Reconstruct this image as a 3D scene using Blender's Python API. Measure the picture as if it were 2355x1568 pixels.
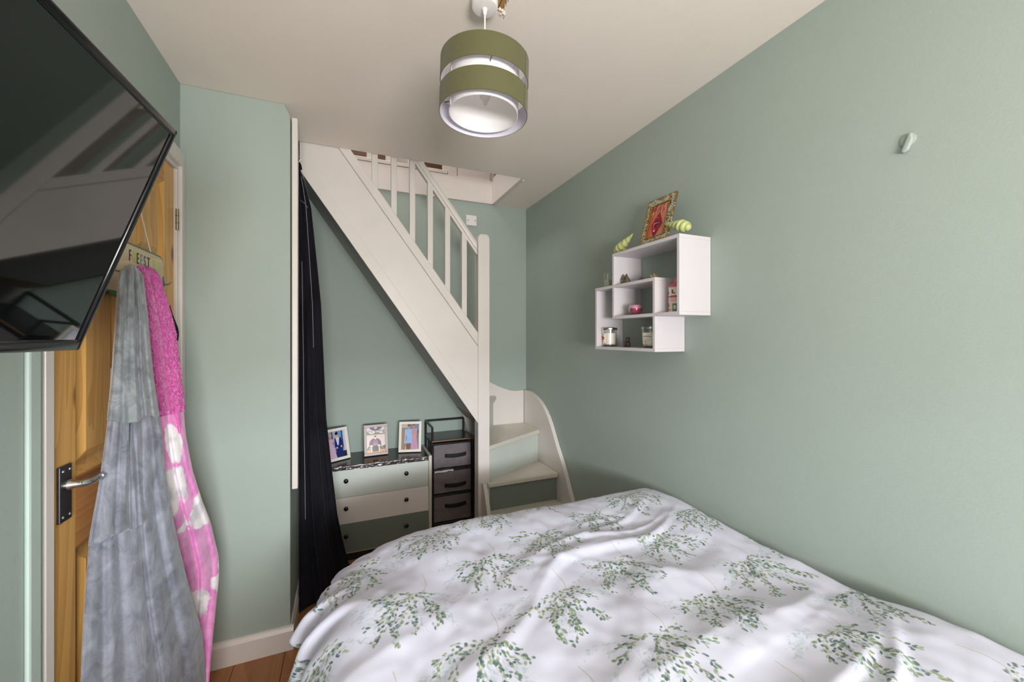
import bpy, bmesh, math, random
import numpy as np
from mathutils import Vector, Matrix, Euler

random.seed(7)
rng = np.random.default_rng(7)
PI = math.pi
R = math.radians
for o in list(bpy.data.objects):
    bpy.data.objects.remove(o, do_unlink=True)
scene = bpy.context.scene
C = scene.collection

# ------------------------------------------------------------------ camera
cam_data = bpy.data.cameras.new('camera')
cam_data.sensor_fit = 'HORIZONTAL'
cam_data.sensor_width = 36.0
cam_data.lens = 36.0 * 920.0 / 2355.0
cam_data.shift_y = -9.0 / 2355.0
cam_data.clip_start = 0.02
cam = bpy.data.objects.new('camera', cam_data)
cam.location = (0, 0, 1.374)
cam.rotation_euler = (R(90), 0, -R(22.814))
C.objects.link(cam)
scene.camera = cam

# ------------------------------------------------------------------ world, light, exposure
world = bpy.data.worlds.new('world')
scene.world = world
world.use_nodes = True
bg = world.node_tree.nodes['Background']
bg.inputs['Color'].default_value = (0.80, 0.90, 1.0, 1)
bg.inputs['Strength'].default_value = 1.0


def area(name, loc, target, sx, sy, watt, col):
    l = bpy.data.lights.new(name, 'AREA')
    l.shape = 'RECTANGLE'
    l.size, l.size_y = sx, sy
    l.energy = watt
    l.color = col
    o = bpy.data.objects.new(name, l)
    o.location = loc
    d = Vector(target) - Vector(loc)
    o.rotation_euler = d.to_track_quat('-Z', 'Y').to_euler()
    C.objects.link(o)
    return o


area('sky_through_sash', (0.20, -1.64, 1.20), (0.24, 1.2, 0.65), 1.00, 0.46, 12.0, (0.86, 0.94, 1.0))
area('sash_uplight_fill', (0.20, -1.62, 1.20), (0.24, 1.2, 2.4), 1.00, 0.46, 70.0, (1.0, 0.95, 0.92))  # added up-light at the sash, lifts the ceiling like ground bounce
area('daylight_through_blind', (0.20, -1.64, 1.76), (0.24, 2.0, 1.85), 1.00, 0.62, 8.0, (1.0, 0.95, 0.90))
area('low_bright_sky', (0.20, -7.0, 1.86), (0.20, 0.0, 1.0), 5.0, 0.55, 700.0, (0.78, 0.91, 1.0))
area('loft_fill', (0.1, 2.75, 3.55), (0.2, 2.75, 2.0), 0.9, 0.5, 14.0, (1.0, 0.97, 0.94))  # added fill that brightens the stair well lining; no skylight is built

scene.view_settings.view_transform = 'Standard'
scene.view_settings.look = 'None'
scene.view_settings.gamma = 1.0
scene.view_settings.use_curve_mapping = False
scene.view_settings.exposure = 0.08
scene.cycles.max_bounces = 10
scene.cycles.diffuse_bounces = 6
scene.cycles.transparent_max_bounces = 16
scene.cycles.use_denoising = True
scene.cycles.caustics_reflective = False
scene.cycles.sample_clamp_indirect = 6.0


# ------------------------------------------------------------------ colour and materials
def lin(c):
    c = c / 255.0
    return c / 12.92 if c <= 0.04045 else ((c + 0.055) / 1.055) ** 2.4


def rgb(r, g, b):
    return (lin(r), lin(g), lin(b), 1.0)


class NT:
    def __init__(s, name):
        s.m = bpy.data.materials.new(name)
        s.m.use_nodes = True
        s.t = s.m.node_tree
        s.n = s.t.nodes
        s.p = s.n['Principled BSDF']
        s.co = s.n.new('ShaderNodeTexCoord')

    def add(s, typ, **kw):
        n = s.n.new(typ)
        for k, v in kw.items():
            if k.startswith('i_'):
                n.inputs[k[2:].replace('_', ' ')].default_value = v
            else:
                setattr(n, k, v)
        return n

    def link(s, a, b):
        s.t.links.new(a, b)

    def mapping(s, scale=(1, 1, 1), rot=(0, 0, 0), loc=(0, 0, 0)):
        m = s.n.new('ShaderNodeMapping')
        m.inputs['Scale'].default_value = scale
        m.inputs['Rotation'].default_value = rot
        m.inputs['Location'].default_value = loc
        s.link(s.co.outputs['Object'], m.inputs['Vector'])
        return m.outputs['Vector']

    def noise(s, vec, scale, detail=4, rough=0.55, dist=0.0):
        n = s.add('ShaderNodeTexNoise')
        n.inputs['Scale'].default_value = scale
        n.inputs['Detail'].default_value = detail
        n.inputs['Roughness'].default_value = rough
        n.inputs['Distortion'].default_value = dist
        s.link(vec, n.inputs['Vector'])
        return n.outputs['Fac']

    def ramp(s, fac, stops):
        r = s.add('ShaderNodeValToRGB')
        e = r.color_ramp.elements
        while len(e) < len(stops):
            e.new(0.5)
        for i, (p, c) in enumerate(stops):
            e[i].position = p
            e[i].color = c
        s.link(fac, r.inputs['Fac'])
        return r.outputs['Color']

    def bump(s, fac, strength, dist=0.002):
        b = s.add('ShaderNodeBump')
        b.inputs['Strength'].default_value = strength
        b.inputs['Distance'].default_value = dist
        s.link(fac, b.inputs['Height'])
        s.link(b.outputs['Normal'], s.p.inputs['Normal'])
        return b


def shade(c, k):
    return (c[0] * k, c[1] * k, c[2] * k, 1)


def plain(name, col, rough=0.5, var=0.06, scale=8.0, bump=0.0, bscale=60.0, metal=0.0, sheen=0.0, spec=0.5, coat=0.0):
    t = NT(name)
    v = t.mapping()
    f = t.noise(v, scale)
    t.link(t.ramp(f, [(0.3, shade(col, 1 - var)), (0.7, shade(col, 1 + var))]), t.p.inputs['Base Color'])
    t.p.inputs['Roughness'].default_value = rough
    t.p.inputs['Metallic'].default_value = metal
    t.p.inputs['Specular IOR Level'].default_value = spec
    t.p.inputs['Sheen Weight'].default_value = sheen
    t.p.inputs['Coat Weight'].default_value = coat
    if bump:
        t.bump(t.noise(v, bscale, 3), bump)
    return t.m


def wood(name, base, dark, axis='z', ring=9.0, knots=True, rough=0.42, stretch=0.06):
    """Grain running along the chosen object axis."""
    t = NT(name)
    sc = {'x': (stretch, 1, 1), 'y': (1, stretch, 1), 'z': (1, 1, stretch)}[axis]
    info = t.add('ShaderNodeObjectInfo')
    off = t.add('ShaderNodeVectorMath', operation='SCALE')
    off.inputs[0].default_value = (17.3, 9.1, 5.7)
    t.link(info.outputs['Random'], off.inputs['Scale'])
    add = t.add('ShaderNodeVectorMath', operation='ADD')
    t.link(t.mapping(sc), add.inputs[0])
    t.link(off.outputs['Vector'], add.inputs[1])
    v = add.outputs['Vector']
    w = t.add('ShaderNodeTexNoise')
    w.inputs['Scale'].default_value = ring
    w.inputs['Detail'].default_value = 1.5
    w.inputs['Distortion'].default_value = 0.6
    t.link(v, w.inputs['Vector'])
    mul = t.add('ShaderNodeMath', operation='MULTIPLY')
    mul.inputs[1].default_value = 13.0
    t.link(w.outputs['Fac'], mul.inputs[0])
    fr = t.add('ShaderNodeMath', operation='FRACT')
    t.link(mul.outputs[0], fr.inputs[0])
    fine = t.noise(v, 120, 3)
    mx = t.add('ShaderNodeMath', operation='MULTIPLY_ADD')
    mx.inputs[1].default_value = 0.45
    t.link(fine, mx.inputs[0])
    half = t.add('ShaderNodeMath', operation='MULTIPLY')
    half.inputs[1].default_value = 0.5
    t.link(fr.outputs[0], half.inputs[0])
    t.link(half.outputs[0], mx.inputs[2])
    colr = t.ramp(mx.outputs[0], [(0.12, base), (0.55, tuple(base[i] * 0.75 + dark[i] * 0.25 for i in range(3)) + (1,)), (0.95, tuple(base[i] * 0.4 + dark[i] * 0.6 for i in range(3)) + (1,))])
    if knots:
        ks = {'x': (0.45, 1, 1), 'y': (1, 0.45, 1), 'z': (1, 1, 0.45)}[axis]
        add2 = t.add('ShaderNodeVectorMath', operation='ADD')
        t.link(t.mapping(ks), add2.inputs[0])
        t.link(off.outputs['Vector'], add2.inputs[1])
        vo = t.add('ShaderNodeTexVoronoi')
        vo.inputs['Scale'].default_value = 7.0
        t.link(add2.outputs['Vector'], vo.inputs['Vector'])
        kr = t.ramp(vo.outputs['Distance'], [(0.045, (1, 1, 1, 1)), (0.13, (0, 0, 0, 1))])
        mixn = t.add('ShaderNodeMix', data_type='RGBA')
        t.link(kr, mixn.inputs[0])
        t.link(colr, mixn.inputs[6])
        mixn.inputs[7].default_value = shade(dark, 0.55)
        colr = mixn.outputs[2]
    t.link(colr, t.p.inputs['Base Color'])
    t.p.inputs['Roughness'].default_value = rough
    t.bump(mx.outputs[0], 0.12, 0.0008)
    return t.m


def wall_mat(name, col, marks=False):
    t = NT(name)
    v = t.mapping()
    big = t.noise(v, 1.3, 3)
    colr = t.ramp(big, [(0.3, shade(col, 0.965)), (0.7, shade(col, 1.035))])
    if marks:
        # a few thin scuffs and pin marks
        s = t.noise(t.mapping((3, 3, 1), (0.7, 0.2, 0.4)), 7, 1, 0.4, 2.0)
        m = t.ramp(s, [(0.785, (0, 0, 0, 1)), (0.80, (1, 1, 1, 1))])
        mixn = t.add('ShaderNodeMix', data_type='RGBA')
        t.link(m, mixn.inputs[0])
        t.link(colr, mixn.inputs[6])
        mixn.inputs[7].default_value = shade(col, 0.72)
        colr = mixn.outputs[2]
    t.link(colr, t.p.inputs['Base Color'])
    t.p.inputs['Roughness'].default_value = 0.62
    t.p.inputs['Specular IOR Level'].default_value = 0.35
    bm_ = t.add('ShaderNodeMath', operation='ADD')
    t.link(t.noise(v, 170, 3), bm_.inputs[0])
    t.link(t.noise(v, 9, 2), bm_.inputs[1])
    t.bump(bm_.outputs[0], 0.10, 0.003)
    return t.m


GREEN = rgb(157, 169, 161)
M = {}
M['wall'] = wall_mat('sage_wall_paint', GREEN)
M['ceiling'] = wall_mat('ceiling_paint', rgb(234, 223, 213), marks=False)
M['white'] = plain('white_gloss_paint', rgb(212, 205, 200), 0.34, 0.03, 5, 0.06, 90)
M['cream'] = plain('cream_gloss_paint', rgb(206, 199, 189), 0.40, 0.04, 6, 0.06, 90)
M['bare_white'] = plain('white_matt_paint', rgb(226, 221, 218), 0.6, 0.04, 6, 0.10, 70)
M['shelf'] = plain('white_melamine', rgb(208, 203, 207), 0.42, 0.015, 5)
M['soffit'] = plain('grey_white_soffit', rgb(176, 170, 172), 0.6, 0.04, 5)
M['riser_light'] = plain('light_sage_riser_paint', rgb(193, 199, 192), 0.42, 0.03, 5, 0.05, 90)
M['riser_dark'] = plain('dark_sage_riser_paint', rgb(119, 126, 118), 0.45, 0.04, 5, 0.05, 90)
M['drawer_light'] = plain('light_sage_drawer_paint', rgb(196, 201, 195), 0.45, 0.02, 5, 0.04, 90)
M['drawer_white'] = plain('white_drawer_paint', rgb(234, 225, 222), 0.45, 0.02, 5, 0.04, 90)
M['drawer_dark'] = plain('dark_sage_drawer_paint', rgb(118, 127, 118), 0.45, 0.03, 5, 0.04, 90)
M['pine_v'] = wood('pine_vertical', rgb(220, 172, 100), rgb(150, 92, 40), 'z')
M['pine_h'] = wood('pine_horizontal', rgb(204, 142, 78), rgb(140, 80, 36), 'y')
M['bare_wood'] = wood('bare_timber', rgb(150, 110, 72), rgb(84, 54, 32), 'x', knots=False)
M['lath'] = wood('old_lath_timber', rgb(176, 140, 84), rgb(100, 72, 38), 'y', knots=False, rough=0.8)
M['floor'] = wood('laminate_oak', rgb(168, 112, 66), rgb(104, 62, 34), 'y', ring=5, knots=False, rough=0.38, stretch=0.05)
M['dark_brown'] = wood('dark_brown_board', rgb(104, 72, 48), rgb(60, 40, 26), 'x', knots=False)
M['black'] = plain('black_satin', rgb(24, 23, 25), 0.35, 0.1)
M['black_gloss'] = plain('black_gloss', rgb(14, 14, 17), 0.10, 0.05, spec=0.7)
M['black_top'] = plain('black_vinyl_top', rgb(40, 37, 38), 0.22, 0.1, 6, 0.05, 40)
M['chrome'] = plain('satin_chrome', rgb(186, 186, 188), 0.24, 0.04, metal=1.0)
M['dark_metal'] = plain('aged_dark_steel', rgb(82, 82, 88), 0.42, 0.18, 25, 0.1, 60, metal=0.9)
M['brass'] = plain('dull_hinge_metal', rgb(150, 138, 118), 0.45, 0.15, 40, metal=0.9)
M['plastic'] = plain('white_plastic', rgb(226, 222, 218), 0.35, 0.02)
M['teal_gloss'] = plain('teal_gloss_paint', rgb(172, 188, 180), 0.6, 0.03)
M['grey_fabric'] = plain('grey_bin_fabric', rgb(112, 104, 108), 0.9, 0.10, 30, 0.3, 300)
M['black_fabric'] = plain('black_bin_fabric', rgb(22, 20, 22), 0.8, 0.15, 30, 0.3, 300)
M['divan'] = plain('charcoal_divan_fabric', rgb(70, 70, 76), 0.9, 0.08, 20, 0.2, 300)
M['mattress'] = plain('white_mattress_ticking', rgb(222, 218, 214), 0.9, 0.03, 10, 0.1, 200)


def velvet(name, col, hi, scale=18, sheen=0.5, stretch=(1, 1, 0.45), lo=0.35, up=0.65):
    t = NT(name)
    v = t.mapping(stretch)
    f = t.noise(v, scale, 5, 0.6, 0.8)
    t.link(t.ramp(f, [(lo, col), (up, hi)]), t.p.inputs['Base Color'])
    t.p.inputs['Roughness'].default_value = 0.85
    t.p.inputs['Sheen Weight'].default_value = sheen
    t.p.inputs['Sheen Roughness'].default_value = 0.4
    t.p.inputs['Specular IOR Level'].default_value = 0.15
    t.bump(t.noise(t.mapping((1, 1, 0.25), (0.5, 0, 0)), 260, 3), 0.35, 0.003)
    return t.m


M['robe_grey'] = velvet('grey_fleece', rgb(102, 104, 114), rgb(146, 148, 160), 24, 0.4, (1, 1, 0.7), 0.32, 0.68)
M['robe_hood'] = velvet('grey_hood_fleece', rgb(102, 107, 111), rgb(150, 155, 160), 26, 0.4, (1, 1, 0.75), 0.32, 0.68)
M['robe_fluffy'] = velvet('magenta_sherpa', rgb(184, 76, 146), rgb(222, 120, 186), 90, 0.6, (1, 1, 1))
M['curtain'] = velvet('black_curtain_cloth', rgb(13, 12, 17), rgb(26, 25, 33), 6, 0.06)
M['black_cloth'] = velvet('black_cloth', rgb(16, 15, 17), rgb(30, 29, 32), 20, 0.05)


def pink_print():
    t = NT('pink_fleece_print')
    v = t.mapping((1, 1, 0.62))
    at = t.add('ShaderNodeAttribute', attribute_name='print')
    mask = at.outputs['Fac']
    pink = t.ramp(t.noise(v, 30, 4), [(0.35, rgb(214, 122, 188)), (0.65, rgb(238, 160, 212))])
    wh = t.ramp(t.noise(v, 26, 2), [(0.36, rgb(205, 200, 206)), (0.50, rgb(240, 232, 236))])
    mixn = t.add('ShaderNodeMix', data_type='RGBA')
    t.link(mask, mixn.inputs[0])
    t.link(pink, mixn.inputs[6])
    t.link(wh, mixn.inputs[7])
    t.link(mixn.outputs[2], t.p.inputs['Base Color'])
    t.p.inputs['Roughness'].default_value = 0.85
    t.p.inputs['Sheen Weight'].default_value = 0.4
    t.bump(t.noise(t.mapping((1, 1, 0.3)), 260, 3), 0.3, 0.003)
    return t.m


M['robe_pink'] = pink_print()


def glass(name, col=(1, 1, 1, 1), refl=0.10):
    """Thin clear glass: lets light straight through and mirrors a little."""
    t = NT(name)
    out = t.n['Material Output']
    tr = t.add('ShaderNodeBsdfTransparent')
    tr.inputs['Color'].default_value = col
    gl = t.add('ShaderNodeBsdfGlossy')
    gl.inputs['Roughness'].default_value = 0.03
    fr = t.add('ShaderNodeLayerWeight')
    fr.inputs['Blend'].default_value = 0.35
    mul = t.add('ShaderNodeMath', operation='MULTIPLY_ADD')
    mul.inputs[1].default_value = 0.55
    mul.inputs[2].default_value = refl * 0.4
    t.link(fr.outputs['Facing'], mul.inputs[0])
    mx = t.add('ShaderNodeMixShader')
    t.link(mul.outputs[0], mx.inputs[0])
    t.link(tr.outputs[0], mx.inputs[1])
    t.link(gl.outputs[0], mx.inputs[2])
    t.link(mx.outputs[0], out.inputs['Surface'])
    return t.m


M['glass'] = glass('clear_glass')
M['glass_pink'] = glass('pink_glass', (0.93, 0.45, 0.55, 1))
M['screen'] = plain('television_screen_glass', rgb(9, 11, 12), 0.035, 0.0)
M['screen'].node_tree.nodes['Principled BSDF'].inputs['IOR'].default_value = 2.0
M['bezel'] = plain('television_bezel_gloss', rgb(11, 11, 14), 0.14, 0.0)
M['bezel'].node_tree.nodes['Principled BSDF'].inputs['IOR'].default_value = 1.45


# ------------------------------------------------------------------ mesh helpers
W = {}          # world matrix of every object built here


def local_matrix(loc=(0, 0, 0), rot=(0, 0, 0)):
    return Matrix.Translation(loc) @ Euler(rot).to_matrix().to_4x4()


def box(bm, x0, x1, y0, y1, z0, z1, bev=0.0, seg=2, mtx=None):
    r = bmesh.ops.create_cube(bm, size=1.0)
    vs = r['verts']
    for v in vs:
        v.co = Vector((x0 + (v.co.x + 0.5) * (x1 - x0), y0 + (v.co.y + 0.5) * (y1 - y0), z0 + (v.co.z + 0.5) * (z1 - z0)))
    if bev > 0:
        es = list({e for v in vs for e in v.link_edges})
        rr = bmesh.ops.bevel(bm, geom=es, offset=bev, segments=seg, affect='EDGES', profile=0.5)
        vs = list({v for f in rr['faces'] for v in f.verts} | {v for v in vs if v.is_valid})
    if mtx is not None:
        bmesh.ops.transform(bm, matrix=mtx, verts=[v for v in vs if v.is_valid])
    return bm


def tube(bm, pts, rad, n=10, cap=True):
    pts = [Vector(p) for p in pts]
    rads = rad if isinstance(rad, (list, tuple)) else [rad] * len(pts)
    rings = []
    up = None
    for i, p in enumerate(pts):
        d = (pts[min(i + 1, len(pts) - 1)] - pts[max(i - 1, 0)]).normalized()
        if up is None:
            up = Vector((0, 0, 1)) if abs(d.z) < 0.9 else Vector((1, 0, 0))
        s = d.cross(up).normalized()
        up = s.cross(d).normalized()
        rings.append([bm.verts.new(p + (s * math.cos(2 * PI * k / n) + up * math.sin(2 * PI * k / n)) * rads[i]) for k in range(n)])
    for a, b in zip(rings, rings[1:]):
        for k in range(n):
            bm.faces.new((a[k], a[(k + 1) % n], b[(k + 1) % n], b[k]))
    if cap:
        bm.faces.new(rings[0][::-1])
        bm.faces.new(rings[-1])
    return bm


def lathe(bm, prof, n=32, center=(0, 0, 0), cap0=True, cap1=True, mtx=None):
    cx, cy, cz = center
    rings = []
    new = []
    for r, z in prof:
        if r < 1e-6:
            v = bm.verts.new((cx, cy, cz + z))
            new.append(v)
            rings.append([v])
        else:
            ring = [bm.verts.new((cx + r * math.cos(2 * PI * k / n), cy + r * math.sin(2 * PI * k / n), cz + z)) for k in range(n)]
            new += ring
            rings.append(ring)
    for a, b in zip(rings, rings[1:]):
        for k in range(n):
            k2 = (k + 1) % n
            if len(a) == 1 and len(b) == 1:
                continue
            if len(a) == 1:
                bm.faces.new((a[0], b[k], b[k2]))
            elif len(b) == 1:
                bm.faces.new((a[k], a[k2], b[0]))
            else:
                bm.faces.new((a[k], a[k2], b[k2], b[k]))
    if cap0 and len(rings[0]) > 1:
        bm.faces.new(rings[0][::-1])
    if cap1 and len(rings[-1]) > 1:
        bm.faces.new(rings[-1])
    if mtx is not None:
        bmesh.ops.transform(bm, matrix=mtx, verts=new)
    return bm


def prism(bm, poly, axis, a, b, bev=0.0):
    """Extrude a 2D polygon along an axis from a to b. axis 'y': poly is (x,z); 'x': (y,z); 'z': (x,y)."""
    def mk(p, h):
        return {'y': (p[0], h, p[1]), 'x': (h, p[0], p[1]), 'z': (p[0], p[1], h)}[axis]
    A = [bm.verts.new(mk(p, a)) for p in poly]
    B = [bm.verts.new(mk(p, b)) for p in poly]
    fs = [bm.faces.new(A), bm.faces.new(B[::-1])]
    n = len(poly)
    for k in range(n):
        fs.append(bm.faces.new((A[k], B[k], B[(k + 1) % n], A[(k + 1) % n])))
    bmesh.ops.recalc_face_normals(bm, faces=fs)
    if bev > 0:
        es = list({e for f in fs for e in f.edges})
        bmesh.ops.bevel(bm, geom=es, offset=bev, segments=2, affect='EDGES', profile=0.5)
    return bm


def obj(name, bm, mat, parent=None, smooth=None, world=True):
    """Link a bmesh (world coordinates unless world=False) as one mesh object."""
    if isinstance(bm, bpy.types.Mesh):
        me = bm
    else:
        bmesh.ops.recalc_face_normals(bm, faces=bm.faces[:])
        me = bpy.data.meshes.new(name)
        bm.to_mesh(me)
        bm.free()
    if mat is not None and not me.materials:
        for m in (mat if isinstance(mat, (list, tuple)) else [mat]):
            me.materials.append(m)
    if smooth is not None and len(me.polygons):
        me.polygons.foreach_set('use_smooth', [True] * len(me.polygons))
        if smooth < 180:
            me.set_sharp_from_angle(angle=R(smooth))
    o = bpy.data.objects.new(name, me)
    C.objects.link(o)
    if parent is not None:
        if world:
            me.transform(W[parent.name].inverted())
        o.parent = parent
        W[o.name] = W[parent.name].copy()
    else:
        W[o.name] = Matrix.Identity(4)
    return o


def tag(o, label=None, cat=None, group=None, kind=None):
    for k, v in (('label', label), ('category', cat), ('group', group), ('kind', kind)):
        if v:
            o[k] = v
    return o


def thing(name, label, cat, loc=(0, 0, 0), rot=(0, 0, 0), group=None):
    o = bpy.data.objects.new(name, None)
    C.objects.link(o)
    o.empty_display_size = 0.05
    o.location = loc
    o.rotation_euler = rot
    W[o.name] = local_matrix(loc, rot)
    return tag(o, label, cat, group)


def struct(name, bm, mat, parent=None, smooth=None):
    o = obj(name, bm, mat, parent, smooth)
    if parent is None:
        o['kind'] = 'structure'
    return o


def B(*a, **k):
    return box(bmesh.new(), *a, **k)


def T(*a, **k):
    return tube(bmesh.new(), *a, **k)


def L(*a, **k):
    return lathe(bmesh.new(), *a, **k)


def PR(*a, **k):
    return prism(bmesh.new(), *a, **k)


# numpy value noise -----------------------------------------------------------
_perm = rng.random((64, 64, 64)).astype(np.float32)


def vnoise(x, y, z=None):
    x = np.asarray(x, dtype=np.float64)
    y = np.asarray(y, dtype=np.float64)
    z = np.zeros_like(x) if z is None else np.asarray(z, dtype=np.float64)
    xi, yi, zi = np.floor(x).astype(int), np.floor(y).astype(int), np.floor(z).astype(int)
    fx, fy, fz = x - xi, y - yi, z - zi
    fx, fy, fz = fx * fx * (3 - 2 * fx), fy * fy * (3 - 2 * fy), fz * fz * (3 - 2 * fz)
    out = 0
    for dx in (0, 1):
        for dy in (0, 1):
            for dz in (0, 1):
                w = (fx if dx else 1 - fx) * (fy if dy else 1 - fy) * (fz if dz else 1 - fz)
                out = out + w * _perm[(xi + dx) % 64, (yi + dy) % 64, (zi + dz) % 64]
    return out * 2 - 1


def grid_mesh(name, P, uv=None, closed_u=False, cap=False):
    """P: (rows, cols, 3). Quads between neighbours; closed_u wraps columns."""
    nr, nc = P.shape[:2]
    idx = np.arange(nr * nc).reshape(nr, nc)
    nxt = np.roll(idx, -1, axis=1) if closed_u else idx[:, 1:]
    cur = idx if closed_u else idx[:, :-1]
    F = np.stack([cur[:-1], nxt[:-1], nxt[1:], cur[1:]], -1).reshape(-1, 4)
    faces = F.tolist()
    if cap and closed_u:
        faces.append(idx[0][::-1].tolist())
        faces.append(idx[-1].tolist())
    me = bpy.data.meshes.new(name)
    me.from_pydata(P.reshape(-1, 3).tolist(), [], faces)
    if uv is not None:
        lay = me.uv_layers.new(name='cloth')
        li = np.empty(len(me.loops), dtype=np.int32)
        me.loops.foreach_get('vertex_index', li)
        lay.data.foreach_set('uv', uv.reshape(-1, 2)[li].astype(np.float32).ravel())
    me.update()
    return me


# ------------------------------------------------------------------ room shell
XL, XR, YN, YB, YF, ZC = -0.610, 1.353, 2.012, 2.925, -1.70, 2.40
XN = -0.218                    # the edge of the alcove wall
YS = 2.362                     # front plane of the stair well

floor = obj('floor', B(XL - 0.1, XR + 0.1, YF - 0.1, YB + 0.1, -0.06, -0.012), M['bare_wood'])
tag(floor, kind='structure')
pw = 0.187
k = 0
y_off = [0.15, -0.35, 0.55]
x = XL
while x < XR - 0.01:
    x1 = min(x + pw, XR)
    y = YF + y_off[k % 3] - 0.6
    while y < YB:
        y0, y1 = max(y, YF), min(y + 1.2, YB)
        if x1 < XN - 0.02:
            y1 = min(y1, YN)
        if y1 - y0 > 0.02:
            obj('plank', B(x + 0.0008, x1 - 0.0008, y0 + 0.0008, y1 - 0.0008, -0.012, 0.0, bev=0.0012, seg=1), M['floor'], floor)
        y += 1.2
    x += pw
    k += 1

# left wall with the door opening
bm = bmesh.new()
box(bm, XL - 0.1, XL, YF - 0.1, 1.209, 0, ZC)
box(bm, XL - 0.1, XL, 1.209, YN, 2.062, ZC)
box(bm, XL - 0.1, XL, 1.985, YN, 0, 2.062)
struct('wall_left', bm, M['wall'])
# block of wall beside the door, with its chipped top corner
struct('wall_alcove', PR([(XL - 0.1, 0), (XN, 0), (XN, 2.352), (XN - 0.022, ZC), (XL - 0.1, ZC)], 'y', YN, YB + 0.1, bev=0.004), M['wall'])
struct('wall_back', B(XN, XR + 0.1, YB, YB + 0.1, 0, ZC), M['wall'])
struct('wall_right', B(XR, XR + 0.1, YF - 0.1, YB + 0.0, 0, ZC), M['wall'])
wx0, wx1, wz0, wz1 = -0.35, 0.75, 0.94, 2.10
bm = bmesh.new()
box(bm, XL, wx0, YF - 0.1, YF, 0, ZC)
box(bm, wx1, XR, YF - 0.1, YF, 0, ZC)
box(bm, wx0, wx1, YF - 0.1, YF, 0, wz0)
box(bm, wx0, wx1, YF - 0.1, YF, wz1, ZC)
struct('wall_front', bm, M['wall'])

# window behind the camera
win = struct('window_1', B(wx0 - 0.03, wx1 + 0.03, YF - 0.02, YF + 0.06, wz0 - 0.03, wz0, bev=0.006), M['white'])
for nm, a in (('window_frame', (wx0, wx0 + 0.05, YF - 0.09, YF - 0.04, wz0, wz1)), ('window_frame', (wx1 - 0.05, wx1, YF - 0.09, YF - 0.04, wz0, wz1)),
              ('window_frame', (wx0 + 0.05, wx1 - 0.05, YF - 0.09, YF - 0.04, wz1 - 0.05, wz1)), ('window_frame', (wx0 + 0.05, wx1 - 0.05, YF - 0.09, YF - 0.04, wz0, wz0 + 0.05)),
              ('mullion', (0.18, 0.22, YF - 0.085, YF - 0.045, wz0 + 0.05, wz1 - 0.05))):
    obj(nm, B(*a, bev=0.006), M['white'], win)
obj('pane', B(wx0 + 0.05, 0.18, YF - 0.068, YF - 0.062, wz0 + 0.05, wz1 - 0.05), M['glass'], win)
obj('pane', B(0.22, wx1 - 0.05, YF - 0.068, YF - 0.062, wz0 + 0.05, wz1 - 0.05), M['glass'], win)
obj('blind', B(wx0 + 0.01, wx1 - 0.01, YF - 0.030, YF - 0.026, 1.42, wz1 - 0.01), M['bare_white'], win)
obj('blind_rail', T([(wx0 + 0.01, YF - 0.028, 1.42), (wx1 - 0.01, YF - 0.028, 1.42)], 0.010), M['bare_white'], win)

# ceiling with the opening of the stair and the broken plaster beside the lamp
hx0, hx1, hy0, hy1 = 0.405, 0.475, 1.075, 1.205
bm = bmesh.new()
box(bm, XL - 0.1, XR + 0.1, YF - 0.1, hy0, ZC, ZC + 0.06)
box(bm, XL - 0.1, XR + 0.1, hy1, YS, ZC, ZC + 0.06)
box(bm, XL - 0.1, hx0, hy0, hy1, ZC, ZC + 0.06)
box(bm, hx1, XR + 0.1, hy0, hy1, ZC, ZC + 0.06)
box(bm, 1.075, XR + 0.1, YS, YB + 0.1, ZC, ZC + 0.06)
box(bm, XL - 0.1, XN - 0.02, YS, YB + 0.1, ZC, ZC + 0.06)
rect = []
jag = []
nj = 28
for i in range(nj):
    a = 2 * PI * i / nj
    dx, dy = math.cos(a), math.sin(a)
    cx, cy = (hx0 + hx1) / 2, (hy0 + hy1) / 2
    s = min((hx1 - hx0) / 2 / abs(dx) if abs(dx) > 1e-6 else 9, (hy1 - hy0) / 2 / abs(dy) if abs(dy) > 1e-6 else 9)
    rect.append((cx + dx * s, cy + dy * s))
    q = s * random.uniform(0.62, 0.80)
    jag.append((cx + dx * q, cy + dy * q))
vr = [bm.verts.new((p[0], p[1], ZC)) for p in rect]
vj = [bm.verts.new((p[0], p[1], ZC)) for p in jag]
vk = [bm.verts.new((p[0], p[1], ZC + 0.012)) for p in jag]
for i in range(nj):
    j = (i + 1) % nj
    bm.faces.new((vr[i], vr[j], vj[j], vj[i]))
    bm.faces.new((vj[i], vj[j], vk[j], vk[i]))
ceiling = struct('ceiling', bm, M['ceiling'])
for i in range(3):
    obj('lath', B(hx0 + 0.002 + i * 0.022, hx0 + 0.022 + i * 0.022, hy0, hy1, ZC + 0.012, ZC + 0.03, bev=0.002, seg=1), M['lath'], ceiling)
bm = bmesh.new()
for i in range(9):
    a = random.uniform(-1.2, 1.2)
    px, py = 0.440 + 0.024 * math.cos(a) + random.uniform(-0.004, 0.006), 1.178 + 0.012 * math.sin(a)
    bmesh.ops.create_icosphere(bm, subdivisions=1, radius=random.uniform(0.003, 0.006), matrix=Matrix.Translation((px, py, ZC - 0.0005)))
tag(obj('plaster_crumbs', bm, M['ceiling'], ceiling), kind='stuff')

# baseboards
def base_profile(t, h):
    return [(0, 0), (t, 0), (t, h * 0.80), (t * 0.55, h * 0.93), (t * 0.45, h), (0, h)]


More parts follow.
